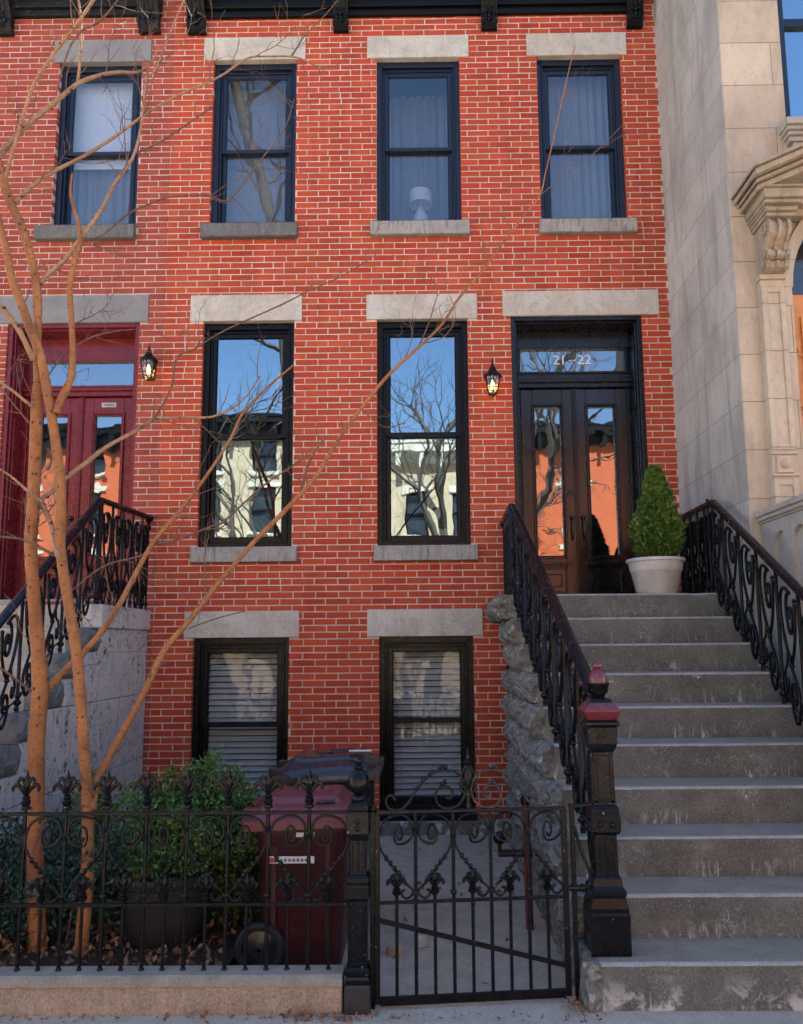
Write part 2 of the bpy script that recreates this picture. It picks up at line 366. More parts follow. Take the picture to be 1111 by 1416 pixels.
def emit(name, col, st):
    mt, nt, b = newmat(name); b.inputs['Base Color'].default_value = (*col, 1); b.inputs['Emission Color'].default_value = (*col, 1); b.inputs['Emission Strength'].default_value = st; return mt
M['bulb'] = emit('lit bulb', (1, .70, .33), 3)
def bark(name, c1, c2, c3):
    mt, nt, b = newmat(name); g = G(nt)
    c = g.mix(g.ramp(g.noise(7, 5, .6, g.mapping((1,1,.5))), .35, .65), c1, c2)
    c = g.mix(g.ramp(g.noise(26, 5, .7, g.mapping((1,1,2.6))), .53, .66, 0, .8), c, c3)
    k = g.ramp(g.voro(13, vec=g.mapping((1,1,.8))), .02, .13, 1, 0)
    c = g.mix(g.math('MULTIPLY', k, g.ramp(g.noise(4, 2), .4, .55)), c, tuple(x*.3 for x in c3))
    c = g.mix(g.ramp(g.noise(9, 5, .7, g.mapping((1,1,.4), loc=(5, 5, 5))), .56, .68, 0, .5), c, tuple(min(1, x*1.15+.05) for x in c1))
    n = g.bump(g.noise(60, 5, .7, g.mapping((1,1,1.6))), .9, .008); n = g.bump(g.noise(15, 4), .8, .014, n)
    fin(g, b, c, .75, n, .3); return mt
M['bark'] = bark('orange tan bark', (.40, .16, .052), (.25, .092, .032), (.12, .05, .024))
M['bark_up'] = bark('pale tan bark', (.42, .235, .13), (.29, .15, .075), (.13, .07, .04))
M['twig'] = bark('brown twig bark', (.2, .105, .06), (.14, .07, .042), (.08, .045, .03))
M['knot'] = bark('dark healed knots', (.10, .045, .022), (.06, .028, .016), (.03, .016, .01))
M['bark_far'] = bark('grey street tree bark', (.075, .066, .055), (.055, .048, .04), (.03, .027, .024))
def leafmat(name, a, bcol, tip):
    mt, nt, b = newmat(name); g = G(nt); r = g.island()
    c = g.mix(g.ramp(r, 0, .8), a, bcol); c = g.mix(g.ramp(r, .84, 1), c, tip)
    c = g.mix(g.ramp(g.noise(5, 3), .5, .7, 0, .5), c, tip)
    fin(g, b, c, .5, None, .4); b.inputs['Subsurface Weight'].default_value = 0
    return mt
M['leaf'] = leafmat('shrub leaves', (.02, .06, .014), (.045, .11, .022), (.13, .17, .025))
M['leaf_blue'] = leafmat('blue green leaves', (.015, .045, .03), (.03, .08, .045), (.05, .11, .06))
M['leaf_light'] = leafmat('light shrub leaves', (.035, .095, .016), (.075, .16, .03), (.2, .22, .03))
M['conifer'] = leafmat('conifer sprays', (.02, .055, .008), (.07, .14, .016), (.17, .22, .025))
M['dead_leaf'] = leafmat('dry leaves', (.14, .05, .02), (.26, .12, .05), (.36, .2, .1))
M['opp_cream'] = stone_mat('cream painted facade', (.50, .40, .28), (.40, .32, .22), (.26, .21, .145), 3, .2)
M['opp_red'] = stone_mat('orange red brick facade', (.5, .13, .055), (.43, .105, .045), (.3, .08, .04), 9, .3)
M['opp_brown'] = stone_mat('brown stone facade', (.3, .2, .13), (.25, .165, .11), (.17, .12, .08), 4, .3)
M['opp_grey'] = stone_mat('pale grey facade', (.5, .48, .44), (.43, .41, .38), (.3, .29, .27), 4, .3)
M['dark_glass'] = paint('dark far glass', (.03, .035, .04), .1, None, 0, .8, .05)
M['opp_trim'] = stone_mat('pale trim stone', (.6, .56, .48), (.5, .47, .4), (.36, .33, .29), 4, .2)

# ---------------------------------------------------------------- ground
def sheet(name, x0, x1, y0, y1, z, mt, z1=None, kind='structure', nx=1, ny=1, amp=0):
    mb = MB(); z1 = z if z1 is None else z1
    vs = []; fs = []
    for j in range(ny+1):
        for i in range(nx+1):
            x = x0+(x1-x0)*i/nx; y = y0+(y1-y0)*j/ny; t = j/ny
            vs.append((x, y, z+(z1-z)*t+(mnoise.noise((x*6, y*6, 1.3))*amp if amp else 0)))
    for j in range(ny):
        for i in range(nx):
            a = j*(nx+1)+i; fs.append((a, a+1, a+nx+2, a+nx+1))
    mb.add(vs, fs); o = mb.build(name, mt, recalc=False); o['kind'] = kind; return o
sheet('ground', -160, 160, -180, 120, -.32, M['asphalt'])
sheet('street', -60, 60, -17.0, -8.6, -.17, M['asphalt'])
sheet('sidewalk', -30, 30, -8.45, -3.92, -.03, M['walk'], .004, nx=60, ny=12, amp=.004)
mb = MB(); mb.box(-30, 30, -8.6, -8.45, -.3, -.028); mb.build('sidewalk_kerb', M['curb_top'], bevel=.01)['kind'] = 'structure'
sheet('far_sidewalk', -60, 60, -24.0, -17.15, -.03, M['walk'])
mb = MB(); mb.box(-60, 60, -17.15, -17.0, -.3, -.03); mb.build('far_kerb', M['curb_top'], bevel=.01)['kind'] = 'structure'
sheet('areaway', -1.02, .95, -3.92, -.05, .002, M['pave'], -.13, nx=40, ny=60, amp=.006)
sheet('planting_bed', -6.5, -1.02, -3.955, -.05, .09, M['earth'], .06, nx=90, ny=60, amp=.03)
mb = MB(); mb.box(-6.6, -.405, -4.09, -3.955, -.15, .13); 
for i in range(62):      # worn top
    pass
o = mb.build('curb_wall', M['curb'], bevel=.012, seg=2)
tag(o, 'low brown stone curb wall carrying the iron fence', 'wall')
mb = MB()
n = 70
vs = []
for i in range(n+1):
    x = -6.6+(6.6-.405)*i/n
    j = mnoise.noise((x*7, 0, 0))*.006; k = mnoise.noise((x*19, 5, 0))*.004
    vs += [(x, -4.098+j, .128), (x, -4.096+j+k, .160), (x, -4.075+k, .172+j*.5), (x, -3.965, .172), (x, -3.952, .165), (x, -3.952, .128)]
fs = []
for i in range(n):
    for q in range(6):
        q2 = (q+1) % 6; fs.append((i*6+q, i*6+q2, (i+1)*6+q2, (i+1)*6+q))
fs += [tuple(range(6)), tuple(range(n*6, n*6+6))]
mb.add(vs, fs); mb.build('coping', M['curb_top'], o)

# ---------------------------------------------------------------- facade data (photo pixels -> facade plane)
def X(px, py): return XatY(px, py, 0)
def Z(px, py): return PY(px, py, 0).z
Z1T, Z1B = 8.174, 6.206; Z2T, Z2B = 5.123, 2.693; ZBT, ZBB = 1.775, .106
class Op: pass
def op(xl, yl, xr, yr, zb, zt, lint, sill, kind):
    o = Op(); o.x0 = X(xl, yl); o.x1 = X(xr, yr); o.z0 = zb; o.z1 = zt; o.kind = kind
    o.lint = (X(lint[0], lint[2]), X(lint[1], lint[2]), zt, Z(lint[0]*.5+lint[1]*.5, lint[3]))
    o.sill = (X(sill[0], sill[2]), X(sill[1], sill[2]), zb-.158, zb) if sill else None
    return o
ops_main = [
 op(293, 200, 409, 200, Z1B, Z1T, (283, 423, 66, 52), (280, 412, 323), 'up'),
 op(521, 200, 637, 200, Z1B, Z1T, (508, 648, 63, 50), (513, 649, 320), 'up'),
 op(746, 200, 864, 200, Z1B, Z1T, (728, 866, 60, 46), (746, 879, 317), 'up'),
 op(277, 600, 405, 600, Z2B, Z2T, (264, 418, 425, 408), (266, 412, 768), 'mid'),
 op(522, 600, 649, 600, Z2B, Z2T, (507, 660, 423, 407), (518, 660, 765), 'mid'),
 op(265, 960, 399, 960, .0, ZBT, (255, 414, 864, 845), None, 'low'),
 op(525, 960, 656, 960, .06, ZBT, (508, 668, 861, 842), None, 'low')]
door_main = op(711, 620, 896, 620, 2.12, Z2T+.02, (695, 911, 420, 402), None, 'door')
ops_left = [op(77, 200, 192, 200, Z1B, Z1T, (76, 210, 69, 56), (52, 188, 325), 'up')]
door_left = op(2, 600, 187, 600, 2.16, Z2T, (-18, 206, 427, 409), None, 'door')
SEAM = X(243, 20); XR = 2.612; XL = -6.6; ZTOP = 9.05

def clip_rect(rects, h):
    out = []
    for (a, b, c, d) in rects:
        if b <= h[0] or a >= h[1] or d <= h[2] or c >= h[3]: out.append((a, b, c, d)); continue
        if a < h[0]: out.append((a, h[0], c, d))
        if b > h[1]: out.append((h[1], b, c, d))
        aa, bb = max(a, h[0]), min(b, h[1])
        if c < h[2]: out.append((aa, bb, c, h[2]))
        if d > h[3]: out.append((aa, bb, h[3], d))
    return out
COURSE, BL, J = .0683, .2335, .0118
def brick_wall(x0, x1, z0, z1, holes, stones, mats, parent, seed, lo=None):
    rnd = random.Random(seed); mb = MB()
    allh = holes+stones
    row = 0; z = z0
    while z < z1:
        zt = min(z+COURSE-J, z1); off = (row % 2)*BL*.5+rnd.uniform(-.012, .012)
        nb = int((x1-x0)/BL)+3; js = [x0-BL+off+BL*i+rnd.uniform(-.005, .005) for i in range(nb)]
        for i in range(len(js)-1, 0, -1):
            if rnd.random() < .03: js.insert(i, (js[i]+js[i-1])/2)
        for x, xn in zip(js, js[1:]):
            a, b = max(x, x0+.001), min(xn-J, x1-.001)
            if b-a < .02: continue
            rs = [(a, b, z, zt)]
            for h in allh: rs = clip_rect(rs, h)
            for (p, q, r, t) in rs:
                if q-p < .016 or t-r < .014: continue
                dy = rnd.uniform(-.0025, .0025); jx = rnd.uniform(-.0012, .0012); tz = rnd.uniform(-.0018, .0018); c = .0035
                tw = rnd.uniform(-.002, .002)
                fr = [(p, c+dy, r), (q, c+dy, r), (q, c+dy, t), (p, c+dy, t)]
                fi = [(p+c, dy+tw, r+c+tz*.5), (q-c, dy-tw, r+c-tz*.5), (q-c, dy-tw, t-c-tz*.5), (p+c, dy+tw, t-c+tz*.5)]
                bk = [(p, .1, r), (q, .1, r), (q, .1, t), (p, .1, t)]
                fs = [(4,5,6,7)]+[(i, (i+1) % 4, (i+1) % 4+4, i+4) for i in range(4)]+[(i+8, (i+1) % 4+8, (i+1) % 4, i) for i in range(4)]
                mb.add(fr+fi+bk, fs, 0)
        z += COURSE; row += 1
    # mortar bed behind, cut for the openings, with its own thickness
    xs = sorted(set([x0, x1]+[v for h in holes for v in (h[0]-.003, h[1]+.003) if x0 < v < x1]))
    zs = sorted(set([z0, z1]+[v for h in holes for v in (h[2]-.003, h[3]+.003) if z0 < v < z1]))
    for i in range(len(xs)-1):
        for k in range(len(zs)-1):
            cx, cz = (xs[i]+xs[i+1])/2, (zs[k]+zs[k+1])/2
            if any(h[0] < cx < h[1] and h[2] < cz < h[3] for h in holes): continue
            mb.box(xs[i], xs[i+1], .0055, .13, zs[k], zs[k+1], 1)
    return mb.build('brick_wall', mats, parent, recalc=False)

def lintel(o, mt, parent, name='lintel', depth=.012):
    a, b, c, d = o.lint; mb = MB()
    mb.box(a, b, -depth, .128, c, d); return mb.build(name, mt, parent, bevel=.006, seg=2)
def sill(o, mt, parent):
    a, b, c, d = o.sill; mb = MB()
    n = 24; vs = []; fs = []
    for i in range(n+1):
        x = a+(b-a)*i/n; j = mnoise.noise((x*9, a, 0))*.005
        vs += [(x, -.075+j, c+.006), (x, -.078+j, d-.012), (x, -.066+j*.5, d-.001), (x, .09, d+.006), (x, .09, c), (x, -.06, c)]
    for i in range(n):
        for q in range(6): q2 = (q+1) % 6; fs.append((i*6+q, i*6+q2, (i+1)*6+q2, (i+1)*6+q))
    fs += [tuple(range(6)), tuple(range(n*6, n*6+6))]
    mb.add(vs, fs); return mb.build('sill', mt, parent)

def pane(x0, x1, z0, z1, y, mt, parent, name='pane'):
    mb = MB(); mb.add([(x0,y,z0),(x1,y,z0),(x1,y,z1),(x0,y,z1)], [(0,1,2,3)])
    return mb.build(name, mt, parent, recalc=False)
def curtain(x0, x1, z0, z1, y, mt, parent, name, folds=9, amp=.018, seed=0):
    mb = MB(); n = 70; rnd = random.Random(seed); ph = rnd.uniform(0, 6); vs = []; fs = []
    for k in range(9):
        z = z0+(z1-z0)*k/8
        for i in range(n+1):
            u = i/n; x = x0+(x1-x0)*u
            vs.append((x, y+amp*sin(u*folds*2*pi+ph+.5*sin(u*9+ph)+.25*k*.4)+amp*.5*sin(u*31+k*.3), z))
    for k in range(8):
        for i in range(n): a = k*(n+1)+i; fs.append((a, a+1, a+n+2, a+n+1))
    mb.add(vs, fs); return mb.build(name, mt, parent, smooth=True, recalc=False)

def window(o, mt, gm, parent, content, meet):
    x0, x1, z0, z1 = o.x0, o.x1, o.z0, o.z1
    mb = MB()
    mb.ring(x0, x1, z0, z1, .05, .05, .05, .062, .062, .2)
    mb.ring(x0+.05, x1-.05, z0+.05, z1-.062, .014, .014, 0, .014, .05, .2)
    mb.ring(x0+.064, x1-.064, z0+.05, z1-.076, .022, .022, .01, .03, .085, .2)
    f = mb.build('window', mt, parent, bevel=.003)
    a, b = x0+.086, x1-.086; c, d = z0+.06, z1-.106
    zm = z0+(z1-z0)*meet
    mb = MB(); mb.ring(a, b, zm-.02, d, .042, .042, .04, .045, .10, .135)
    mb.ring(a+.042, b-.042, zm+.02, d-.045, .008, .008, .008, .008, .108, .135)
    mb.build('upper_sash', mt, f, bevel=.003)
    mb = MB(); mb.ring(a, b, c, zm+.02, .042, .042, .06, .04, .142, .178)
    mb.ring(a+.042, b-.042, c+.06, zm-.02, .008, .008, .008, .008, .15, .178)
    mb.build('lower_sash', mt, f, bevel=.003)
    pane(a+.048, b-.048, zm+.026, d-.05, .118, gm, f); pane(a+.048, b-.048, c+.066, zm-.026, .160, gm, f)
    if content == 'plain':
        curtain(a-.05, b+.05, z0, z1, .36, M['sheer'], f, 'curtain', 4, .004, seed=2)
    elif content == 'blinds':
        mb = MB(); k = 0; z = z1-.12
        while z > z0+.07:
            tl = .020; t0 = random.uniform(-.0015, .0015)
            n = 4; vs = []; fs = []
            for i in range(n+1):
                x = a+.03+(b-a-.06)*i/n; s = mnoise.noise((x*2, z*3, 3))*.0025
                vs += [(x, .212, z-.024+t0+s), (x, .231, z+.001+s), (x, .246, z+.024+t0+s)]
            for i in range(n):
                for q in range(2): fs.append((i*3+q, (i+1)*3+q, (i+1)*3+q+1, i*3+q+1))
            mb.add(vs, fs); z -= .060
        for x in (a+.12, b-.12): mb.box(x-.002, x+.002, .20, .204, z0+.07, z1-.1)
        mb.box(a+.02, b-.02, .2, .26, z1-.115, z1-.085)
        mb.build('venetian_blind', M['blind'], f, recalc=False)
    elif content == 'sheer':
        curtain(a-.05, b+.05, z0, z1, .33, M['sheer'], f, 'curtain', seed=int(x0*100))
    elif content == 'sheer_back':
        curtain(a-.05, b+.05, z0, z1, .62, M['sheer'], f, 'curtain', seed=int(x0*100))
    elif content == 'blind_up':
        mb = MB(); n = 16; vs = []; fs = []
        for k in range(n+1):
            z = zm-.1+(z1-zm+.05)*k/n; vs += [(a-.02, .24+.006*sin(k*1.7), z), (b+.02, .24+.006*sin(k*1.7+.4), z)]
        for k in range(n): fs.append((2*k, 2*k+1, 2*k+3, 2*k+2))
        mb.add(vs, fs); mb.build('roller_blind', M['white_blind'], f, recalc=False)
        curtain(a-.05, b+.05, z0, zm, .34, M['sheer'], f, 'curtain', seed=5)
    return f

# ------- houses
def text_mesh(txt, size, x, y, z, mt, name, parent, ext=.001, sx=1.0):
    cu = bpy.data.curves.new('lettering', 'FONT'); cu.body = txt; cu.size = size; cu.extrude = ext; cu.align_x = 'CENTER'; cu.align_y = 'CENTER'; cu.offset = size*.012
    to = bpy.data.objects.new('lettering', cu); C.objects.link(to); bpy.context.view_layer.update()
    me = bpy.data.meshes.new_from_object(to.evaluated_get(bpy.context.evaluated_depsgraph_get())); bpy.data.objects.remove(to)
    off = Vector(parent.get('origin_', (0,0,0)))
    for v in me.vertices:
        a, b, c = v.co; v.co = Vector((x+a*sx, y-c, z+b))-off
    me.materials.clear(); me.materials.append(mt)
    o = bpy.data.objects.new(name, me); C.objects.link(o); o.parent = parent; return o

def shell(x0, x1, parent, zt=9.3, floors=(2.0, 5.45)):
    mb = MB(); y0, y1 = .131, 11.0
    mb.box(x0, x0+.02, y0, y1, -.2, zt); mb.box(x1-.02, x1, y0, y1, -.2, zt)
    mb.box(x0+.02, x1-.02, y1-.2, y1, -.2, zt); mb.box(x0+.02, x1-.02, y0, y1-.2, zt-.15, zt, 1); mb.box(x0+.02, x1-.02, y0, y1-.2, -.2, -.1)
    for z in floors: mb.box(x0+.02, x1-.02, .32, y1-.2, z-.12, z)
    mb.box(x0+.02, x1-.02, 3.2, 3.3, -.1, zt-.15)
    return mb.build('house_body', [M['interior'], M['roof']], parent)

def entry(o, parent, paint_m, frame_m, glassm, zdoor_top, ztr0, ztr1, xseam_shift=0.0, rec=.30, number=None, plaque=False):
    """recessed double door with transom in opening o"""
    x0, x1, z0, z1 = o.x0, o.x1, o.z0, o.z1
    yd = rec
    mb = MB()
    # panelled jambs and soffit lining the recess
    mb.ring(x0, x1, z0, z1, .045, .045, 0, .045, .02, yd+.12)
    mb.ring(x0+.045, x1-.045, z0, z1-.045, .02, .02, 0, .02, .055, yd+.12)
    for s, xx in ((1, x0+.065), (-1, x1-.065)):
        for (za, zb) in ((z0+.12, z0+.75), (z0+.85, z0+1.95), (z0+2.05, z1-.2)):
            xa, xb = sorted((xx, xx+s*.012)); mb.box(xa, xb, .10, yd-.06, za, zb)
    f = mb.build('door_frame', frame_m, parent, bevel=.004)
    a, b = x0+.065, x1-.065
    mb = MB()
    mb.box(a, b, yd-.03, yd+.1, ztr1, z1-.065)                     # head above transom
    mb.box(a, b, yd-.045, yd+.1, zdoor_top, ztr0); mb.box(a, b, yd-.075, yd-.045, zdoor_top+.05, zdoor_top+.085); mb.box(a, b, yd-.06, yd-.045, ztr0-.03, ztr0-.005)
    mb.box(a, a+.05, yd-.01, yd+.1, z0, zdoor_top); mb.box(b-.05, b, yd-.01, yd+.1, z0, zdoor_top)
    mb.box(a, a+.06, yd-.012, yd+.1, ztr0, ztr1); mb.box(b-.06, b, yd-.012, yd+.1, ztr0, ztr1)
    mb.build('transom_bar', frame_m, f, bevel=.004)
    t = pane(a+.06, b-.06, ztr0, ztr1, yd+.02, glassm, parent, 'transom_pane')
    if number:
        zn = (ztr0+ztr1)/2+.01; xn = (a+b)/2+.0
        text_mesh('21', .15, xn-.135, yd+.010, zn, M['white_paint'], 'house_number', t, .0015, 1.0)
        text_mesh('22', .15, xn+.135, yd+.010, zn, M['white_paint'], 'house_number', t, .0015, 1.0)
        mb = MB(); mb.box(xn-.036, xn-.008, yd+.008, yd+.011, zn-.008, zn+.004); mb.box(xn+.012, xn+.040, yd+.008, yd+.011, zn-.008, zn+.004); mb.build('number_dashes', M['white_paint'], t)
    mb = MB(); xh = (a+b)/2; mb.ball((xh+.01, yd-.05, ztr0-.015), .017, 8); mb.tube([(xh+.01, yd-.05, ztr0-.015), (xh+.01, yd-.02, ztr0-.02)], .010, 6); mb.build('lock_bolt', M['handle'], t)
    da, db = a+.05, b-.05; mid = (da+db)/2
    gz0 = z0+.47; gz1 = zdoor_top-.19
    for side, (p, q) in enumerate(((da+.003, mid-.004), (mid+.004, db-.003))):
        mb = MB(); st = .125
        ga, gb = p+st, q-st
        mb.ring(p, q, z0+.02, zdoor_top-.006, st, st, 0, zdoor_top-.006-gz1, yd, yd+.05)
        mb.box(ga, gb, yd, yd+.05, gz0-.11, gz0); mb.box(ga, gb, yd, yd+.05, z0+.02, z0+.10)
        mb.box(ga, gb, yd+.018, yd+.05, z0+.10, gz0-.11)           # lower panel field
        lf = mb.build('door_leaf', paint_m, parent, bevel=.004)
        mb = MB()
        for w, e, yy in ((.022, .0, -.024), (.014, .022, -.012)):
            mb.ring(ga-.014+e, gb+.014-e, gz0-.014+e, gz1+.014-e, w, w, w, w, yd+yy, yd+.03)
        mb.ring(ga-.008, gb+.008, z0+.092, gz0-.10, .022, .022, .022, .022, yd-.010, yd+.03)
        mb.box(p+.07, q-.07, yd-.045, yd-.002, gz0-.075, gz0-.045); mb.box(p+.085, q-.085, yd-.03, yd-.002, gz0-.095, gz0-.075)
        mb.ring(ga+.05, gb-.05, z0+.16, gz0-.17, .012, .012, .012, .012, yd+.008, yd+.03)
        mb.build('moulding', frame_m if side == 1 or paint_m is frame_m else M['door_frame'] if frame_m is M['door_frame'] else paint_m, lf, bevel=.004)
        pane(ga+.012, gb-.012, gz0+.012, gz1-.012, yd+.022, glassm, lf)
        # handle: thumb latch plate, bow pull
        hx = (q-.055) if side == 0 else (p+.055); hz = z0+.80
        mb = MB(); mb.ball((hx, yd-.03, hz+.10), .021, 8); mb.ball((hx, yd-.015, hz+.10), .026, 8)
        mb.tube(catmull([(hx, yd-.004, hz+.085), (hx, yd-.045, hz+.06), (hx, yd-.058, hz-.02), (hx, yd-.05, hz-.10), (hx, yd-.004, hz-.135)], 6), .0095, 7)
        mb.ball((hx, yd-.006, hz-.135), .015, 7); mb.box(hx-.012, hx+.012, yd-.006, yd+.002, hz+.20, hz+.245)
        mb.build('handle', M['handle'], lf, smooth=True)
        if side == 0 and number:
            mb = MB(); mb.box(hx-.035, hx+.02, yd-.008, yd+.002, hz+.33, hz+.41); mb.lathe(hx-.008, yd-.01, [(.014, hz+.36), (.014, hz+.38)], 10); mb.build('lock_plate', M['door_frame'], lf, bevel=.002)
        if plaque and side == 1:
            mb = MB(); mb.box((ga+gb)/2-.06-.02, (ga+gb)/2+.08, yd-.006, yd, gz1+.075, gz1+.125); mb.box((ga+gb)/2-.055, (ga+gb)/2+.055, yd-.008, yd-.006, gz1+.093, gz1+.107, 1); mb.build('plaque', [M['plaque'], M['sticker_dark']], lf)
    mb = MB(); mb.box(mid-.022, mid+.022, yd-.022, yd+.012, z0+.02, zdoor_top-.006); mb.lathe(mid, yd-.022, [(.011, z0+.03), (.011, zdoor_top-.01)], 8)
    mb.build('astragal', paint_m, parent, bevel=.004)
    mb = MB(); mb.box(x0, x1, .0, yd+.05, z0-.09, z0+.02); mb.build('threshold', M['step'] if number else M['step_tan'], parent, bevel=.006)
    mb = MB(); mb.box(a, b, yd+.16, yd+.18, z0-.1, z1); mb.build('vestibule_back', M['interior'], parent)

def bracket(mb, x0, x1, ztop, zbot, y_out, mi=0):
    # carved cornice bracket: S-profile side, moulded face
    h = ztop-zbot
    prof = [(.0, zbot), (-.05, zbot), (-.085, zbot+.03), (-.10, zbot+.08), (-.085, zbot+.13), (-.11, zbot+.2), (-.17, zbot+.3), (-y_out*.8, zbot+h*.62), (-y_out, zbot+h*.75), (-y_out, ztop), (0, ztop)]
    mb.prism_x(prof, x0+.012, x1-.012, mi)
    inn = [(-.004, zbot+.0), (-.06, zbot+.008), (-.09, zbot+.04), (-.094, zbot+.08), (-.078, zbot+.13), (-.1, zbot+.2)]
    mb.box(x0, x1, -.06, -.002, zbot-.028, zbot-.002, mi)
    for s in (x0, x1-.022): mb.prism_x([(y-.012, z) for y, z in prof[:9]][1:]+[(.0, zbot+h*.7)], s, s+.022, mi)
    xc = (x0+x1)/2
    for dz, w, r in ((.045, .03, .02), (.085, .045, .024), (.125, .03, .02), (.17, .018, .016)):
        for sx in (-1, 0, 1):
            mb.ball((xc+sx*w, -.105-.02*(dz > .1)-.0*abs(sx), zbot+dz+.012*abs(sx)), r*(.8 if sx else 1), 7, mi, 1.3)
    for sx in (-.045, 0, .045): mb.tube([(xc+sx, -.11, zbot+.19), (xc+sx, -.15, zbot+.26), (xc+sx, -.19, zbot+.32)], .012, 6, mi)

def cornice(x0, x1, brk, parent, mt, zb, zbrk):
    mb = MB(); zt = 9.95
    mb.box(x0, x1, -.05, .10, zb, zb+.05); mb.box(x0, x1, -.035, .10, zb+.05, zb+.085); mb.box(x0, x1, -.075, .10, zb+.085, zb+.14)
    mb.box(x0, x1, -.04, .10, zb+.14, zb+.52)
    n = max(2, int((x1-x0)/.5))
    mb.box(x0, x1, -.42, .10, zb+.52, zb+.58); mb.box(x0-.0, x1, -.50, .10, zb+.58, zb+.66); mb.box(x0, x1, -.55, .1, zb+.66, zb+.76); mb.box(x0, x1, -.60, 11, zb+.76, zb+.82)
    c = mb.build('cornice', mt, parent, bevel=.006)
    for (a, b) in brk:
        mb = MB(); bracket(mb, a, b, zb+.52, zbrk, .38); mb.build('bracket', mt, c, bevel=.003)
    return c

# main house
house = thing('brick_house', 'bright red brick house with black double door numbered 21--22 behind the right stoop', 'house', (0, .1, 0))
H = [(o.x0, o.x1, o.z0, o.z1) for o in ops_main+[door_main]]
S = [o.lint for o in ops_main+[door_main]]+[o.sill for o in ops_main if o.sill]
brick_wall(SEAM, XR, -.15, ZTOP, H, S, [M['brick'], M['mortar']], house, 3)
shell(SEAM, XR+.0, house)
conts = ['plain', 'sheer_back', 'sheer', 'none', 'none', 'blinds', 'blinds']
for o, ct in zip(ops_main, conts):
    lintel(o, M['lintel'], house)
    if o.sill: sill(o, M['sill_dark'] if (o.kind == 'up' and o.x0 < -1.2) else M['sill'], house)
    mt, gm, meet = {'up': (M['win_blue'], M['glass_up'], .475), 'mid': (M['win_black'], M['glass_mid'], .492), 'low': (M['win_black'], M['glass_low'], .51)}[o.kind]
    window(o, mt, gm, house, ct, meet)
lintel(door_main, M['lintel'], house)
entry(door_main, house, M['door_black'], M['door_frame'], M['glass_door'], 4.44, 4.62, 4.885, number='21--22', rec=.30)
bx = [(262, 287, 30), (462, 483, 30), (665, 687, 30), (865, 887, 28)]
zc = Z(560, 24); zbk = Z(474, 44)
cornice(X(262, 20)-.0, X(887, 20), [(X(a, y), X(b, y)) for a, b, y in bx], house, M['cornice'], zc, zbk)
mb = MB(); mb.box(ops_main[5].x0-.1, .80, -.11, .0, -.2, .0); mb.build('base_ledge', M['step'], house, bevel=.01)
mb = MB(); o = ops_main[6]; mb.box(o.x0-.0, o.x1+.0, -.09, .12, .0, .058); mb.build('sill', M['win_black'], house, bevel=.006)
# under-stoop door surround
mb = MB(); xa = .80
mb.ring(xa, xa+.95, -.13, 1.78, .09, .09, 0, .09, -.03, .0); mb.box(xa+.09, xa+.86, -.012, .0, -.13, 1.69)
mb.build('understoop_door', M['door_frame'], house, bevel=.004)

# left house
lhouse = thing('brick_house', 'faded red brick house at left with deep red double door and grey lintels', 'house', (-4.6, .1, 0))
H = [(o.x0, o.x1, o.z0, o.z1) for o in ops_left+[door_left]]; S = [o.lint for o in ops_left+[door_left]]+[ops_left[0].sill]
brick_wall(XL, SEAM, -.15, ZTOP, H, S, [M['brick_old'], M['mortar_old']], lhouse, 9)
shell(XL, SEAM-.004, lhouse)
o = ops_left[0]; lintel(o, M['lintel_grey'], lhouse); sill(o, M['sill_dark'], lhouse); window(o, M['win_blue'], M['glass_up'], lhouse, 'blind_up', .475)
lintel(door_left, M['lintel_grey'], lhouse)
entry(door_left, lhouse, M['door_red'], M['door_red'], M['glass_door'], 4.40, 4.52, 4.80, rec=.30, plaque=True)
cornice(XL, X(225, 20), [(X(195, 30), X(224, 30)), (X(-6, 30), X(22, 30))], lhouse, M['cornice_old'], Z(120, 25), Z(210, 46))

